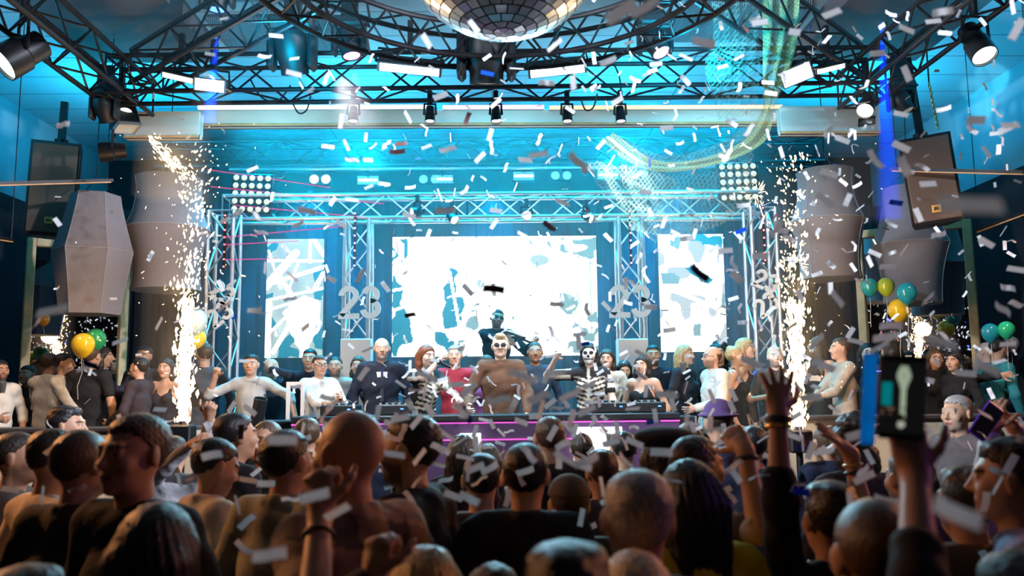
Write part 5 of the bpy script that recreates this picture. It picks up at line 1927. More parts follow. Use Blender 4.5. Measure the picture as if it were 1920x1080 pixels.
# violin and bow
b = vio
Rw = Matrix.Rotation(math.radians(195), 3, 'Z')
neckp = Vector((b['Rz'] @ (b['N0'] + np.array((-.08, .07, .03)))).tolist()) + b['base']
handp = Vector((b['Rz'] @ b['arms'][-1][2]).tolist()) + b['base'] + Vector((0, 0, .03))
vd = (handp - neckp).normalized()
t = thing('violin', 'violin under the chin of the man on the riser', 'violin', neckp)
R = frame(vd, (0, 0, 1))
vm = mat('violin_varnish', (.10, .03, .012), .3, coat=.4)
outl = []
for i in range(32):
    a = 2 * PI * i / 32
    r = .088 - .026 * math.cos(2 * a) * -1 - .012 * math.cos(4 * a)
    outl.append((.62 * r * math.sin(a) * 1.25, .17 + r * 1.55 * math.cos(a)))
M4 = R.to_4x4() @ Matrix(((1, 0, 0, 0), (0, 1, 0, 0), (0, 0, 1, 0), (0, 0, 0, 1)))
obj('body', MB().poly(outl, .04, M4), vm, t)
obj('neck', MB().box(R @ Vector((0, -.02, .40)), (.026, .022, .26), R).ell(R @ Vector((0, -.015, .55)), (.018, .02, .03)), M['blackpl'], t)
for k in range(4):
    obj('string', MB().cyl(R @ Vector((-.009 + .006 * k, .034, .08)), R @ Vector((-.006 + .004 * k, .0, .54)), .0012, n=5), M['chrome'], t)
bp = Vector((b['Rz'] @ b['arms'][1][2]).tolist()) + b['base']
bd = (vd.cross(Vector((0, 0, 1))) * .5 + vd * .55 + Vector((0, 0, .12))).normalized()
t = thing('violin_bow', 'bow crossing the violin strings', 'bow', bp)
obj('stick', MB().tube([-bd * .1, bd * .3 + Vector((0, 0, .01)), bd * .62], .005, 6), vm, t)
obj('hair', MB().tube([-bd * .08 + Vector((0, 0, -.018)), bd * .61 + Vector((0, 0, -.008))], .003, 5), M['white'], t)

# microphone of the singing performer
p = at(826, 680, 8.5)
t = thing('microphone', 'dark hand microphone before the singing performer', 'microphone', p)
obj('grip', MB().cyl((0, 0, 0), (.10, .02, -.05), .014, .012), M['blackpl'], t)
obj('grille', MB().ell((-.015, -.003, .008), (.026, .026, .026)), M['black'], t)

# drinks
M['glass'] = mat('drink_glass', (.9, .9, .9), .05)
M['glass'].node_tree.nodes['Principled BSDF'].inputs['Transmission Weight'].default_value = .9
M['beer'] = mat('beer', (.75, .38, .05), .2)
for lab, px, py, Y, liq in (('glass of beer held by the man at the left edge', 5, 726, 8.55, 'beer'), ('short tumbler raised by the long haired woman at left', 212, 690, 9.2, 'white'),
                            ('stemmed glass in the hand of the woman with glasses at right', 1626, 692, 9.42, 'white'), ('champagne glass between the laughing woman and the white jacket', 1281, 690, 8.9, 'white')):
    t = thing('drinking_glass', lab, 'glass', at(px, py, Y))
    obj('bowl', MB().lathe([(.022, -.06), (.03, .0), (.034, .06), (.031, .06), (.027, .0), (.018, -.055)], None, 18), M['glass'], t)
    obj('drink', MB().lathe([(.018, -.05), (.026, .0), (.028, .03), (.001, .03)], None, 16), M[liq], t)
# cat-ear headbands
M['ear'] = mat('pink_sequin', (.85, .4, .42), .35, .4)
for lab, px, py, Y in (('pink cat ear headband worn before the right mirror', 1666, 640, 9.2),):
    t = thing('cat_ear_headband', lab, 'headband', at(px, py, Y))
    for sx in (-1, 1):
        obj('ear', MB().tube([(sx * .02, 0, 0), (sx * .075, 0, .11), (sx * .11, 0, 0)], .012, 6), M['ear'], t)
    obj('band', MB().tube([(.1 * math.cos(a), 0, .1 * math.sin(a) - .1) for a in [PI * i / 12 for i in range(13)]], .007, 6), M['ear'], t)

# ------------------------------------------------------------------ DJ booth and gear
a, b = at(560, 775, 8.35), at(1262, 775, 8.35)
bx, bw_ = (a.x + b.x) / 2, b.x - a.x
zt = at(926, 776, 8.35).z
t = thing('booth_table', 'long dark booth table across the front of the stage with magenta edges', 'table', (bx, 8.35, 0))
obj('table_top', MB().box((0, 0, zt - .03), (bw_, .62, .06), bev=.01), M['blackpl'], t)
obj('front_board', MB().box((0, -.26, (zt - .06) / 2), (bw_, .05, zt - .06)), mat('violet_board', (.12, .06, .16), .4), t)
M['magenta'] = mat('magenta_edge_light', (.7, .1, .5), .3, emit=(1, .15, .8), estr=.6)
for z in (zt - .075, zt - .23):
    obj('edge_light', MB().box((0, -.292, z), (bw_, .012, .014)), M['magenta'], t)
for s in (-1, 0, 1):
    obj('leg', MB().box((s * bw_ * .46, .2, (zt - .06) / 2), (.06, .06, zt - .06)), M['black'], t)
M['panel_lit'] = mat('lit_white_panel', (.8, .8, .8), .4, emit=(1, .96, 1), estr=1.3)
for lab, p0, p1, y0, y1 in (('bright white lit panel on the booth front left of centre', 862, 902, 812, 870), ('bright white lit panel on the booth front right of centre', 1076, 1166, 800, 872)):
    c0, c1 = at(p0, y1, 7.98), at(p1, y0, 7.98)
    t = thing('lit_panel', lab, 'panel', ((c0.x + c1.x) / 2, 7.98, 0))
    h = c1.z
    obj('panel', MB().box((0, 0, (c0.z + c1.z) / 2), (c1.x - c0.x, .05, c1.z - c0.z), bev=.005), M['panel_lit'], t)
    obj('stand', MB().box((0, .04, c0.z / 2), (.3, .04, c0.z)).box((0, .0, .01), (.4, .3, .02)), M['black'], t)

# decks and mixer
M['led_blue'] = mat('blue_indicator', (.1, .2, .8), .3, emit=(.05, .2, 1), estr=4)
for lab, px, wid in (('black media player on the booth table below the white shirt', 640, .34), ('black mixer on the booth table left of centre', 740, .30), ('black media player on the booth table right of the centre', 1140, .34), ('black mixer with blue light on the booth table at right', 1212, .32)):
    c = at(px, 770, 8.4)
    t = thing('dj_deck', lab, 'mixer', (c.x, 8.4, zt))
    obj('body', MB().box((0, 0, .05), (wid, .36, .10), bev=.01), M['blackpl'], t)
    obj('jog_wheel', MB().lathe([(.085, .10), (.085, .112), (.07, .118), (.001, .118)], None, 24), M['black'], t)
    for k in range(5):
        obj('knob', MB().cyl((-wid * .4 + k * wid * .2, -.13, .10), (-wid * .4 + k * wid * .2, -.13, .118), .012, n=10), M['alu'], t)
    obj('indicator', MB().box((wid * .3, -.182, .06), (.03, .006, .012)), M['led_blue'], t)
for lab, px, Y in (('black flight case on the stage right table', 1250, 8.6), ('black flight case below the grey shirt at stage left', 512, 8.5)):
    c = at(px, 790, Y)
    t = thing('flight_case', lab, 'case', (c.x, Y, 0))
    obj('box', MB().box((0, 0, .8), (.5, .4, 1.6), bev=.01), M['blackpl'], t)
    for sx in (-1, 1):
        obj('edge', MB().box((sx * .245, -.2, .8), (.02, .02, 1.6)), M['alu'], t)
    obj('latch', MB().box((0, -.205, 1.3), (.08, .02, .06)), M['alu'], t)

# pale frame rails beside the white shirt
c0, c1 = at(541, 716, 8.8), at(568, 722, 8.8)
t = thing('frame_rail', 'pale square frame stand left of the clapping man', 'stand', (c0.x, 8.8, .6))
for x in (0, c1.x - c0.x):
    obj('post', MB().box((x, 0, (c0.z - .6) / 2), (.035, .035, c0.z - .6)), M['foam'], t)
obj('crossbar', MB().box(((c1.x - c0.x) / 2, 0, c0.z - .62), (c1.x - c0.x + .03, .03, .04)), M['foam'], t)

# confetti blower
p = at(480, 768, 8.2)
t = thing('confetti_blower', 'black tilted tube of a confetti blower at stage left', 'confetti blower', (p.x, 8.2, 0))
d = Vector((.22, -.25, 1)).normalized()
q = Vector((0, 0, p.z - .18))
obj('tube', MB().lathe([(.06, 0), (.062, .30), (.056, .30), (.054, .02), (.001, .02)], Matrix.Translation(q) @ frame(d).to_4x4(), 24), M['blackpl'], t)
obj('stand', MB().cyl((0, 0, .03), q + d * .05, .03).cyl((0, 0, 0), (0, 0, .03), .2), M['black'], t)

# spark machines
for k, lab in (('left', 'black spark machine under the left fountain of sparks'), ('right', 'black spark machine under the right fountain of sparks')):
    p = at(342, 796, 7.7) if k == 'left' else at(1497, 806, 7.7)
    t = thing('spark_machine', lab, 'spark machine', (p.x, p.y, 0))
    obj('box', MB().box((0, 0, p.z - .1), (.20, .18, .2), bev=.015), M['blackpl'], t)
    obj('nozzle', MB().cyl((0, 0, p.z), (0, 0, p.z + .03), .035), M['chrome'], t)
    obj('stand', MB().cyl((0, 0, .03), (0, 0, p.z - .2), .03).cyl((0, 0, 0), (0, 0, .03), .22), M['black'], t)

# ------------------------------------------------------------------ balloons
def balloon_mat(n, c):
    return mat('balloon_' + n, c, .16, spec=.6, coat=.6)


BC = {'yellow': (.85, .55, .02), 'green': (.03, .30, .09), 'orange': (.9, .35, .02), 'teal': (.02, .36, .36), 'lime': (.42, .52, .04), 'blue': (.02, .38, .50), 'mint': (.03, .62, .30), 'silver': (.40, .44, .50), 'pearl': (.62, .80, .74)}
BM = {k: balloon_mat(k, c) for k, c in BC.items()}


def balloon(label, col, px, py, Y, wpx, tilt=0., group=None):
    p = at(px, py, Y)
    R_ = wpx / 2 * Y / FPX
    t = thing('balloon', label, 'balloon', p, group, rot=(0, tilt, 0))
    prof = []
    for i in range(22):
        a = PI * i / 21
        z = math.cos(a)
        r = math.sin(a) * (1 - .0 * z)
        if z < 0:
            r *= 1 - .22 * z * z
            z *= 1.32
        prof.append((max(R_ * r, .0015), R_ * z))
    obj('skin', MB().lathe(prof[::-1], None, 28), BM[col], t)
    obj('knot', MB().lathe([(R_ * .10, -R_ * 1.45), (R_ * .04, -R_ * 1.36), (R_ * .06, -R_ * 1.29)], None, 12), BM[col], t)
    obj('ribbon', MB().tube([(0, 0, -R_ * 1.4), (R_ * .1, .02, -R_ * 2.6), (-R_ * .1, 0, -R_ * 3.8), (0, .02, -R_ * 5)], .0025, 5), M['white'], t)


balloon('yellow balloon over the head of the black T-shirt at left', 'yellow', 156, 645, 8.75, 41, .06)
balloon('dark green balloon behind the yellow one at left', 'green', 179, 635, 8.95, 38, .05)
balloon('orange balloon low in the left mirror corner', 'orange', 82, 598, 9.6, 22)
balloon('pearly pale balloon beside the top of the left fountain', 'pearl', 366, 600, 8.9, 44)
balloon('yellow balloon half hidden under the pearly one', 'yellow', 368, 634, 9.0, 36, .4)
balloon('teal balloon at the left of the right mirror group', 'teal', 1630, 537, 8.9, 31)
balloon('lime green balloon in the middle of the right mirror group', 'lime', 1661, 536, 8.85, 32)
balloon('blue green balloon at the right of the right mirror group', 'blue', 1700, 548, 8.7, 37)
balloon('yellow balloon hanging lowest in the right mirror group', 'yellow', 1685, 580, 8.8, 40)
balloon('blue balloon over the bald man at right', 'blue', 1857, 622, 8.9, 32)
balloon('mint green balloon at the right edge', 'mint', 1887, 617, 8.8, 30)
balloon('silver balloon behind the mint green one', 'silver', 1896, 644, 9.1, 28)

# ------------------------------------------------------------------ hoist chain and cables
p = at(1742, 158, 8.3)
t = thing('hoist_chain', 'short glittering hoist chain beside the post of the right loudspeaker', 'chain', p)
mb = MB()
for k in range(16):
    c = Vector((.004 * k, 0, -.03 * k))
    ax = Vector((1, 0, 0)) if k % 2 else Vector((0, 1, 0))
    mb.tube([c + ax * .012 * math.cos(a) + Vector((0, 0, .022 * math.sin(a))) for a in [2 * PI * i / 12 for i in range(12)]], .005, 5, closed=True)
obj('chain', mb, M['gold'], t)
obj('hook', MB().cyl((0, 0, .02), (0, 0, ZC - p.z), .008), M['black'], t)
for lab, pts in (('black cable looping under the cross truss left of the bulky moving head', [(470, 150), (490, 182), (520, 190), (545, 160)]), ('black cable drooping beside the pink lensed moving head', [(600, 20), (625, 40), (650, 36), (668, 18)]),
                 ('black cable loop hanging before the white beam left of its middle', [(548, 192), (560, 212), (575, 206), (582, 180)]), ('black cable loop hanging before the white beam at right', [(1090, 188), (1098, 206), (1112, 202), (1120, 176)]),
                 ('black cable arching over the cross truss right of the middle', [(1150, 118), (1160, 140), (1164, 165), (1160, 182)]), ('black cable loop under the slanting floodlights at right', [(1530, 140), (1540, 156), (1560, 152), (1572, 134)])):
    P = [at(x, y, 8.0) for x, y in pts]
    q = []
    for i in range(len(P) - 1):
        a, b = P[max(i - 1, 0)], P[min(i + 2, len(P) - 1)]
        for k in range(6):
            f = k / 6
            q.append(.5 * ((2 * P[i]) + (-a + P[i + 1]) * f + (2 * a - 5 * P[i] + 4 * P[i + 1] - b) * f * f + (-a + 3 * P[i] - 3 * P[i + 1] + b) * f ** 3))
    q.append(P[-1])
    o = P[0].copy()
    tag(obj('cable', MB().tube([x - o for x in q], .008, 6), M['black'], loc=o), lab, 'cable')

# ------------------------------------------------------------------ fountains of sparks
def emitter(name, c, e):
    m = mat(name, (.0, .0, .0), .5, emit=c, estr=e)
    m.cycles.emission_sampling = 'NONE'
    return m


M['spark'] = emitter('spark', (1, .68, .36), 6)
for m in bpy.data.materials:
    if m.name.startswith(('lit_lens', 'lit_red', 'lit_pink', 'blue_ind', 'magenta', 'amber', 'frosted')):
        m.cycles.emission_sampling = 'NONE'
OCT = [(1, 0, 0), (-1, 0, 0), (0, 1, 0), (0, -1, 0), (0, 0, 1), (0, 0, -1)]
OCF = [(0, 2, 4), (2, 1, 4), (1, 3, 4), (3, 0, 4), (2, 0, 5), (1, 2, 5), (3, 1, 5), (0, 3, 5)]


def drop(mb, p, d, r, ln):
    R = frame(d)
    mb.add([p + R @ Vector((v[0] * r, v[1] * r, v[2] * ln)) for v in OCT], OCF)


def fountain(label, base, topx, y0, y1, Y, seed, n, burst=(), plume=False):
    rg = random.Random(seed)
    mb = MB()
    for i in range(n):
        u = rg.random() ** 1.35
        sg = 6 + 17 * u ** .9
        px = base + (topx - base) * u + rg.gauss(0, sg)
        py = y0 + (y1 - y0) * u
        YY = Y + rg.gauss(0, .02 + .12 * u)
        k = rg.random()
        r = (.005 + .009 * k * k) * (1 if u > .3 else 1.5)
        ln = r * rg.choice((1.2, 1.6, 2.4, 3.4)) if u < .7 else r * rg.choice((1.1, 1.3, 2.5))
        d = Vector(((px - base) * .012 + rg.gauss(0, .15), rg.gauss(0, .2), 1))
        drop(mb, at(px, py, YY), d, r, ln)
    # dense jet at the foot
    for i in range(int(n * .45)):
        u = rg.random()
        px = base + (topx - base) * .3 * u + rg.gauss(0, 4.5 + 5 * u)
        py = y0 + (y0 - 230 - y0) * u
        drop(mb, at(px, py, Y + rg.gauss(0, .03)), Vector((rg.gauss(0, .05), 0, 1)), .011, .035)
    for bx_, by_, br, bn in burst:                # bursting stars
        for i in range(bn):
            a = rg.random() * 2 * PI
            rr = br * (.35 + .65 * rg.random())
            p = at(bx_ + math.cos(a) * rr, by_ + math.sin(a) * rr, Y - .1)
            drop(mb, p, Vector((math.cos(a), 0, -math.sin(a))), .0035, .02 + .02 * rg.random())
    for i in range(170 if plume else 0):          # slanting plume at the top
        w = rg.random()
        p = at(284 + 68 * w + rg.gauss(0, 5 + 4 * w), 262 + 74 * w + rg.gauss(0, 6), Y + rg.gauss(0, .04))
        drop(mb, p, Vector((.6, 0, -.7)), .006, .008 + .02 * rg.random())
    # stray sparks
    for i in range(n // 9):
        px, py = base + rg.gauss(0, 75), rg.uniform(y1 - 40, y0 - 60)
        drop(mb, at(px, py, Y + rg.gauss(0, .3)), Vector((rg.gauss(0, 1), 0, rg.gauss(0, 1) + .2)), .0035, .006 + .016 * rg.random() ** 2)
    return tag(obj('spark_fountain', mb, M['spark'], smooth=0), label, 'sparks', kind='stuff')


fountain('tall fountain of white hot sparks at left', 342, 372, 790, 270, 7.75, 3, 620, (), True)
fountain('tall fountain of white hot sparks at right', 1497, 1478, 800, 285, 7.75, 5, 620, ((1418, 362, 26, 26), (1495, 492, 22, 22)))

# ------------------------------------------------------------------ laser rays
M['laser'] = bpy.data.materials.new('laser_ray')
M['laser'].use_nodes = True
nt = M['laser'].node_tree
nt.nodes.clear()
o_ = nt.nodes.new('ShaderNodeOutputMaterial')
mx_ = nt.nodes.new('ShaderNodeMixShader')
tr_ = nt.nodes.new('ShaderNodeBsdfTransparent')
em_ = nt.nodes.new('ShaderNodeEmission')
em_.inputs[0].default_value = (1, .12, .42, 1)
em_.inputs[1].default_value = .9
mx_.inputs[0].default_value = .38
nt.links.new(tr_.outputs[0], mx_.inputs[1]); nt.links.new(em_.outputs[0], mx_.inputs[2]); nt.links.new(mx_.outputs[0], o_.inputs[0])
M['laser'].cycles.emission_sampling = 'NONE'
for lab, p0, p1 in (('topmost pink laser ray crossing the left blinder', (390, 318), (620, 352)), ('pink laser ray through the middle of the left blinder', (395, 350), (720, 382)),
                    ('pink laser ray along the stage truss at left', (440, 385), (690, 408)), ('pink laser ray rising from the outer left column', (419, 445), (650, 424)),
                    ('pink laser ray over the left screen top', (419, 459), (560, 452)), ('lowest pink laser ray at the outer left column', (419, 487), (520, 485))):
    a, b = at(*p0, 9.65), at(*p1, 9.95)
    tag(obj('laser_ray', MB().tube([Vector((0, 0, 0)), b - a], .007, 6), M['laser'], loc=a), lab, 'laser ray')

# ------------------------------------------------------------------ netting
def net_mat(name, c, a0, sc):
    m = bpy.data.materials.new(name)
    m.use_nodes = True
    nt = m.node_tree
    b = nt.nodes['Principled BSDF']
    b.inputs['Base Color'].default_value = (*c, 1)
    b.inputs['Roughness'].default_value = .7
    t = nt.nodes.new('ShaderNodeTexCoord')
    outs = []
    for rot in (.6, -.7):
        mp = nt.nodes.new('ShaderNodeMapping')
        mp.inputs['Rotation'].default_value = (0, rot, 0)
        w = nt.nodes.new('ShaderNodeTexWave')
        w.inputs['Scale'].default_value = sc
        w.inputs['Distortion'].default_value = 2.5
        w.inputs['Detail'].default_value = 1
        nt.links.new(t.outputs['Object'], mp.inputs['Vector'])
        nt.links.new(mp.outputs[0], w.inputs['Vector'])
        outs.append(w.outputs['Fac'])
    mxn = nt.nodes.new('ShaderNodeMath')
    mxn.operation = 'MAXIMUM'
    nt.links.new(outs[0], mxn.inputs[0])
    nt.links.new(outs[1], mxn.inputs[1])
    pw = nt.nodes.new('ShaderNodeMath')
    pw.operation = 'POWER'
    pw.inputs[1].default_value = 4
    nt.links.new(mxn.outputs[0], pw.inputs[0])
    ma = nt.nodes.new('ShaderNodeMath')
    ma.operation = 'MULTIPLY_ADD'
    ma.inputs[1].default_value = .26
    ma.inputs[2].default_value = a0
    nt.links.new(pw.outputs[0], ma.inputs[0])
    nt.links.new(ma.outputs[0], b.inputs['Alpha'])
    return m


M['net'] = net_mat('pale_green_net', (.42, .66, .55), .02, 9)
M['net2'] = net_mat('dense_green_net', (.55, .72, .34), .38, 12)
net = thing('draped_netting', 'pale green netting draped from the ceiling over the right half of the stage', 'netting', at(1440, 60, 7.2))
nb = net.location.copy()


def sheet(A, B, m, folds=6, amp=.04, n=40, k=14):
    def samp(P, u):
        x = u * (len(P) - 1)
        i = min(int(x), len(P) - 2)
        f = x - i
        p = [P[max(i - 1, 0)], P[i], P[i + 1], P[min(i + 2, len(P) - 1)]]
        q = [at(*e) for e in p]
        return .5 * ((2 * q[1]) + (-q[0] + q[2]) * f + (2 * q[0] - 5 * q[1] + 4 * q[2] - q[3]) * f * f + (-q[0] + 3 * q[1] - 3 * q[2] + q[3]) * f ** 3)
    mb = MB()
    vs = []
    for i in range(n + 1):
        a, b = samp(A, i / n), samp(B, i / n)
        for j in range(k + 1):
            w = j / k
            p = a.lerp(b, w)
            p = p + Vector((0, amp * math.sin(folds * PI * w + i * .12), amp * .4 * math.sin(folds * 1.7 * PI * w)))
            vs.append(p - nb)
    fs = [(i * (k + 1) + j, (i + 1) * (k + 1) + j, (i + 1) * (k + 1) + j + 1, i * (k + 1) + j + 1) for i in range(n) for j in range(k)]
    mb.add(vs, fs)
    obj('sheet', mb, m, net, smooth=180)


sheet([(1425, -40, 7.2), (1432, 60, 7.2), (1430, 130, 7.2), (1428, 215, 7.25)], [(1500, -40, 7.2), (1494, 60, 7.2), (1486, 120, 7.2), (1452, 200, 7.25)], M['net2'], 5, .03)
sheet([(1330, -40, 7.3), (1340, 60, 7.3), (1322, 130, 7.3), (1345, 225, 7.35)], [(1430, -40, 7.2), (1428, 60, 7.2), (1425, 130, 7.2), (1415, 215, 7.25)], M['net'], 10, .05)
sheet([(1430, 205, 7.3), (1395, 262, 7.4), (1310, 298, 7.5), (1225, 300, 7.6), (1150, 250, 7.7)], [(1452, 205, 7.3), (1428, 270, 7.4), (1330, 312, 7.5), (1215, 318, 7.6), (1128, 262, 7.7)], M['net2'], 3, .02)
sheet([(1410, 225, 7.4), (1340, 270, 7.5), (1240, 290, 7.6), (1150, 252, 7.7)], [(1412, 380, 7.6), (1345, 420, 7.8), (1262, 440, 7.9), (1180, 430, 8.0)], M['net'], 8, .05)
sheet([(1100, 300, 8.2), (1125, 350, 8.2), (1180, 420, 8.2), (1238, 462, 8.2)], [(1262, 330, 8.0), (1290, 380, 8.0), (1310, 420, 8.0), (1250, 462, 8.2)], M['net'], 9, .05)

# ------------------------------------------------------------------ confetti
M['paper'] = mat('white_paper', (.90, .91, .93), .6)
nt = M['paper'].node_tree
nt.nodes['Principled BSDF'].inputs['Specular IOR Level'].default_value = .2
_tl = nt.nodes.new('ShaderNodeBsdfTranslucent')
_tl.inputs[0].default_value = (.90, .92, .95, 1)
_mx = nt.nodes.new('ShaderNodeMixShader')
_mx.inputs[0].default_value = .5
nt.links.new(nt.nodes['Principled BSDF'].outputs[0], _mx.inputs[1])
nt.links.new(_tl.outputs[0], _mx.inputs[2])
nt.links.new(_mx.outputs[0], nt.nodes['Material Output'].inputs[0])
M['bluefoil'] = mat('blue_foil', (.01, .10, .75), .25, .6)
M['paperdark'] = mat('shaded_side_paper', (.10, .03, .03), .6)  # shade of the side turned from the lamps, put into the colour


def strip(kind):
    """paper strip 55 x 19 mm, slightly thick"""
    L, Wd, th = .056, .020, .0006
    n = 8
    mb = MB()
    vs = []
    for i in range(n + 1):
        u = (i / n - .5)
        x, z = u * L, 0
        if kind == 1:
            z = .012 * u * u * 4 * .5
        elif kind == 2:
            z, x = abs(u) * .026, u * L * .88
        elif kind == 3:
            z = .0028 * math.sin(u * 8)
        for y in (-Wd / 2, Wd / 2):
            vs += [(x, y, z), (x, y, z + th)]
    fs = []
    for i in range(n):
        a, b = i * 4, i * 4 + 4
        fs += [(a, b, b + 2, a + 2)[::-1], (a + 1, b + 1, b + 3, a + 3), (a, a + 1, b + 1, b), (a + 2, b + 2, b + 3, a + 3)]
    fs += [(0, 2, 3, 1), (n * 4, n * 4 + 1, n * 4 + 3, n * 4 + 2)]
    mb.add(vs, fs)
    return mb


SM = [mesh('confetti', strip(k), M['paper'], 60) for k in range(4)]
SB = mesh('confetti_blue', strip(0), M['bluefoil'], 60)
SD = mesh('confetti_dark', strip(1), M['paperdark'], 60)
cr = random.Random(99)


def rot_facing(ang, tilt):
    """long side along the picture angle, turned out of the picture plane by tilt"""
    R = CROT @ Matrix.Rotation(ang, 3, 'Z') @ Matrix.Rotation(tilt, 3, 'X') @ Matrix.Rotation(cr.gauss(0, .35), 3, 'Y')
    return R.to_euler()


items = []          # (size seen, mesh, location, rotation)
# pieces that stand out in the photograph: px, py, length px, angle, tilt, width factor
NOTED = [(530, 825, 52, 0, .3), (520, 822, 30, 4, .3), (118, 234, 30, 0, .2), (590, 930, 55, 15, .4), (1820, 385, 120, -10, .5), (505, 1040, 62, 10, .4), (1790, 962, 95, -25, .3), (1165, 22, 70, 30, .3), (1210, 15, 60, 25, .3), (98, 583, 58, 10, .6),
         (65, 612, 36, -8, .9), (420, 575, 36, 8, .7), (478, 582, 26, 2, .3), (552, 110, 22, -8, .4), (497, 107, 26, -15, .5), (551, 138, 28, -5, .2), (800, 77, 34, -50, .4), (840, 280, 36, 30, .4), (1085, 305, 50, -40, .4), (1320, 80, 42, -10, .2),
         (1490, 60, 36, -10, .3), (1425, 42, 30, 10, .3), (1700, 55, 34, -20, .2), (1560, 25, 38, 25, .3), (1645, 100, 30, 5, .2), (1768, 22, 38, 10, .2), (1750, 40, 28, 4, .3), (1772, 62, 24, -5, .3), (1700, 138, 34, -65, .3), (1907, 55, 40, 60, .3),
         (1770, 205, 26, -5, .3), (1830, 225, 44, -5, .3), (1890, 240, 36, 20, .3), (1895, 235, 40, 5, .4), (1868, 250, 22, 20, .4), (1880, 265, 20, 60, .3), (1850, 285, 28, -50, .3), (1640, 300, 42, -65, .3), (1695, 310, 46, -65, .3), (1690, 275, 34, -25, .3),
         (1580, 262, 28, -20, .3), (1595, 250, 24, 20, .4), (1740, 345, 34, 5, .3), (1555, 325, 32, -20, .5), (1548, 375, 44, -35, .5), (1700, 320, 30, 30, .6), (1455, 430, 40, 30, .4), (1395, 385, 26, 15, .3), (1360, 470, 28, 4, .2), (1425, 480, 34, 0, .1), (1382, 520, 40, -50, .3),
         (1375, 560, 20, 15, .1), (1465, 432, 32, -15, .4), (1665, 500, 30, 0, .4), (1640, 475, 24, -20, .3), (1670, 420, 24, -40, .4), (1760, 440, 28, 10, .3), (1740, 560, 36, 10, .6), (1850, 455, 32, -30, .3), (1905, 505, 30, -5, .4), (1890, 540, 30, -5, .3), (1570, 560, 40, -40, .4),
         (835, 395, 40, 0, .5), (575, 395, 36, -12, .5), (445, 400, 28, 0, .3), (420, 414, 26, 2, .3), (640, 420, 26, -25, .4), (660, 375, 24, 15, .5), (560, 420, 28, 10, .4), (720, 345, 22, -15, .3), (770, 352, 22, 0, .4), (930, 395, 22, -12, .3), (1055, 380, 30, 12, .5), (980, 440, 22, -20, .5),
         (1210, 360, 24, -10, .3), (1250, 240, 26, 5, .4), (1190, 150, 24, -15, .3), (1040, 85, 34, 20, .5), (1025, 155, 32, 0, .5), (1075, 155, 34, -65, .5), (1140, 115, 32, 20, .5), (1010, 290, 34, 5, .4), (985, 300, 30, 20, .3), (900, 295, 26, 40, .4), (725, 270, 24, -5, .3), (660, 300, 28, 20, .4),
         (690, 300, 22, 5, .3), (615, 275, 24, -5, .3), (565, 160, 16, -60, .5), (160, 690, 34, 10, .7), (225, 640, 28, 25, .6), (300, 768, 26, -10, .5), (118, 840, 26, -15, .6), (145, 917, 30, 10, .5), (80, 930, 34, 85, .6), (180, 930, 28, 70, .6), (20, 918, 28, 0, .6), (372, 838, 26, -10, .4),
         (362, 856, 20, -20, .4), (336, 900, 28, -80, .5), (465, 900, 30, -12, .3), (500, 907, 32, 0, .3), (463, 977, 34, 40, .3), (488, 965, 26, 15, .4), (545, 936, 32, 0, .5), (548, 1000, 26, 10, .5), (565, 1025, 26, 10, .5), (480, 885, 22, 40, .3), (535, 895, 24, 20, .3), (632, 960, 46, 30, .4),
         (740, 852, 40, 0, .4), (722, 885, 24, -10, .4), (735, 910, 28, 20, .5), (770, 935, 32, -50, .4), (835, 900, 30, -5, .4), (850, 930, 36, -20, .5), (880, 935, 40, -30, .4), (755, 810, 32, 75, .5), (965, 870, 28, 60, .5), (986, 884, 34, 15, .4), (1000, 945, 30, -40, .5), (1036, 970, 28, 85, .4),
         (1090, 970, 34, 70, .3), (1108, 988, 30, 20, .3), (1100, 865, 44, 20, .6), (1060, 860, 44, -35, .6), (1145, 830, 32, 15, .4), (1190, 830, 34, -25, .4), (1240, 848, 40, -4, .3), (1275, 885, 32, 0, .4), (1285, 940, 36, -60, .3), (935, 750, 44, 10, .6), (980, 705, 56, -5, .6), (1010, 745, 44, 20, .5),
         (1070, 740, 40, 30, .5), (1040, 700, 36, 10, .5), (880, 730, 34, 40, .5), (800, 705, 40, -10, .5), (1100, 770, 34, 20, .5), (1250, 740, 44, -10, .5), (1240, 830, 20, 0, .3), (1375, 740, 26, -60, .4), (1410, 680, 44, -30, .5), (1465, 735, 36, 5, .5), (1480, 615, 40, 20, .6), (1545, 685, 44, -20, .4),
         (1530, 640, 34, 40, .5), (1605, 640, 30, -15, .6), (1660, 632, 44, 10, .4), (1670, 610, 40, 10, .3), (1760, 640, 70, -12, .6), (1650, 650, 40, 20, .6), (1700, 690, 36, 15, .5), (1850, 690, 58, -18, .4), (1810, 700, 36, -10, .4), (1880, 580, 40, -25, .4), (1890, 645, 30, 10, .4), (1520, 745, 44, 10, .5),
         (1370, 930, 32, -60, .4), (1378, 890, 34, -55, .3), (1400, 858, 30, 10, .3), (1480, 965, 28, -10, .4), (1410, 975, 34, 20, .3), (1530, 910, 30, -8, .4), (1520, 845, 36, 70, .5), (1610, 815, 44, 5, .5), (1660, 940, 48, -10, .5), (1440, 1020, 30, -70, .5), (1530, 1065, 32, -2, .4), (1850, 1050, 40, -60, .5),
         (1895, 870, 40, 60, .5), (1870, 910, 44, 30, .5), (1700, 815, 40, 10, .6), (1800, 830, 40, -20, .6), (1905, 570, 32, -30, .5), (1180, 80, 20, 30, .5), (1230, 120, 24, 10, .4), (1285, 150, 26, -50, .4), (1355, 125, 20, 15, .3), (1385, 108, 22, 20, .4), (1440, 155, 24, -5, .3)]
BLUE = [(1440, 873, 34, -60), (1502, 922, 40, -5), (1505, 838, 22, 20), (1225, 790, 26, 10), (1680, 380, 28, -10), (1665, 305, 20, 60), (170, 684, 36, -5), (1095, 645, 22, 20)]
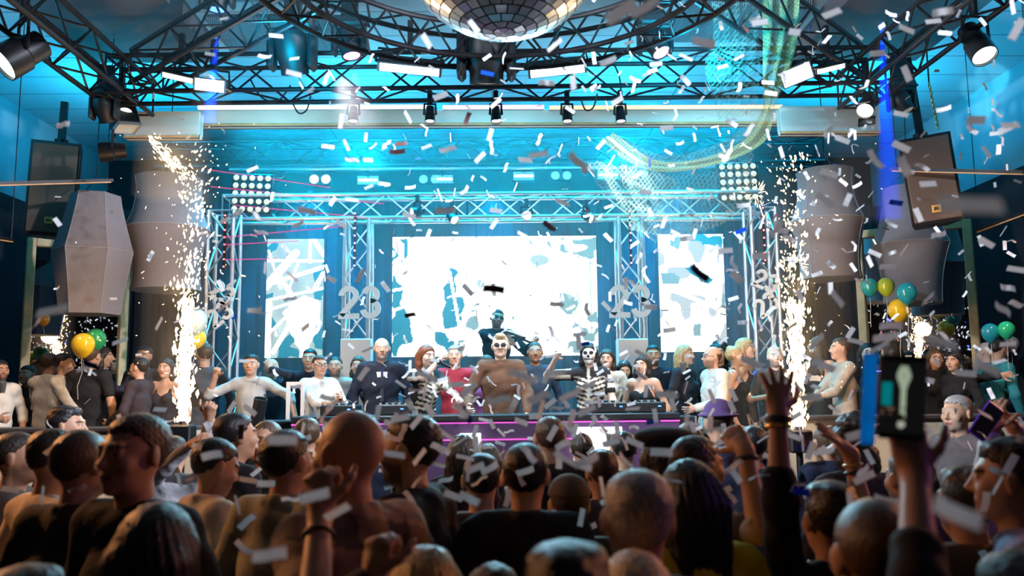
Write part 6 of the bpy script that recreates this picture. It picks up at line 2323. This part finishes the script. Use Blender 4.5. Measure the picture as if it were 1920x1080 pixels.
DARK = [(753, 270, 22, 2), (745, 285, 28, 8), (876, 222, 26, 75), (1030, 425, 30, -40), (1310, 512, 44, -35), (925, 541, 42, -10), (1395, 52, 30, 0), (770, 590, 24, 20)]
for tab, me in ((NOTED, None), (BLUE, SB), (DARK, SD)):
    for e in tab:
        px, py, ln, an = e[:4]
        Y = max(.75, min(8.4, .056 * FPX / ln * cr.uniform(.92, 1.05)))
        ti = (e[4] if len(e) > 4 else .3) * cr.choice((-1, 1)) * 1.3
        items.append((ln, me or SM[cr.choice((0, 0, 0, 1, 3))], at(px, py, Y), rot_facing(math.radians(an), ti)))
BL = [(1650, 250, 240, 230, 26), (1250, 180, 260, 160, 14), (1000, 330, 300, 180, 12), (970, 690, 250, 110, 30), (1020, 850, 260, 80, 24), (1550, 600, 220, 180, 14), (1500, 860, 260, 120, 20), (600, 340, 260, 160, 8),
      (1200, 500, 300, 160, 12), (500, 850, 200, 130, 5), (200, 700, 180, 200, 2), (760, 480, 220, 160, 7)]
tot = sum(b_[4] for b_ in BL)
while len(items) < 1150:
    q = cr.random() * tot
    for b_ in BL:
        q -= b_[4]
        if q <= 0:
            break
    px, py = cr.gauss(b_[0], b_[2]), cr.gauss(b_[1], b_[3])
    if not (-20 < px < 1940 and -20 < py < 1080):
        continue
    Y = cr.uniform(3.0, 8.3) if py < 760 else cr.uniform(2.2, 5.0)
    p = at(px, py, Y)
    if p.z > 5.5 or (py > 850 and Y > 3.4):
        continue
    r = cr.random()
    me = SB if r < .015 else SD if r < .022 else SM[cr.choice((0, 0, 0, 1, 2, 3))]
    ti = cr.uniform(-1.5, 1.5)
    items.append((.056 * FPX / Y * (.4 + .6 * abs(math.cos(ti))) * (1 if me not in (SB, SD) else 1.01), me, p, rot_facing(cr.uniform(0, PI), ti)))
items.sort(key=lambda e: -e[0])
LAB = {id(SB): ('blue foil confetti strip falling through the hall', 'blue confetti strips'), id(SD): ('dark confetti strip falling with its shaded side to the camera', 'dark confetti strips')}
for ln, me, p, r in items[:300]:
    o = bpy.data.objects.new('confetti_strip', me)
    COL.objects.link(o)
    o.location, o.rotation_euler = p, r
    lab, gr = LAB.get(id(me), ('white paper confetti strip tumbling through the air', 'white confetti strips in the air'))
    tag(o, lab, 'confetti', gr)
mb = MB()
mats_ = [M['paper'], M['bluefoil'], M['paperdark']]
for ln, me, p, r in items[300:]:
    M4 = Matrix.Translation(p) @ r.to_matrix().to_4x4()
    mb.add([M4 @ v.co for v in me.vertices], [tuple(f.vertices) for f in me.polygons], 1 if me is SB else 2 if me is SD else 0)
tag(obj('confetti_shower', mb, mats_, smooth=60), 'shower of smaller white paper confetti farther off in the hall', 'confetti', kind='stuff')

# ------------------------------------------------------------------ haze
def haze(label, c, d, dens):
    m = bpy.data.materials.new('stage_haze')
    m.use_nodes = True
    nt = m.node_tree
    nt.nodes.clear()
    o = nt.nodes.new('ShaderNodeOutputMaterial')
    v = nt.nodes.new('ShaderNodeVolumeScatter')
    v.inputs['Color'].default_value = (.9, .95, 1, 1)
    v.inputs['Density'].default_value = dens
    v.inputs['Anisotropy'].default_value = .25
    nt.links.new(v.outputs[0], o.inputs['Volume'])
    h = obj('stage_haze', MB().box((0, 0, 0), d), m, loc=c, smooth=0)
    return tag(h, label, 'haze', kind='stuff')


haze('thin smoke haze filling the air over the stage', (0, 11.02, 2.95), (7.5, 2.14, 4.9), HAZE)

haze('thin smoke haze among the overhead lamps before the white beam', (.25, 7.75, 5.26), (7.3, 2.5, .8), .05)
haze('column of smoke haze in the blue beam at upper right', (3.5, 7.72, 4.1), (.7, .5, 1.4), .12)
haze('short column of smoke haze in the blue beam at upper left', (at(400, 100, 7.58).x, 7.58, 4.55), (.3, .3, .5), .3)
haze('short column of smoke haze in the pink beam', (at(668, 160, 7.65).x, 7.66, 4.55), (.5, .3, .5), .12)
haze('warm smoke puff at the top of the left fountain', at(325, 305, 7.75), (.6, .4, .7), .3)
haze('smoke haze glowing round the left fountain', at(335, 560, 7.75), (.6, .35, 2.3), .06)
haze('smoke haze glowing round the right fountain', at(1487, 560, 7.72), (1.1, .6, 2.3), .045)
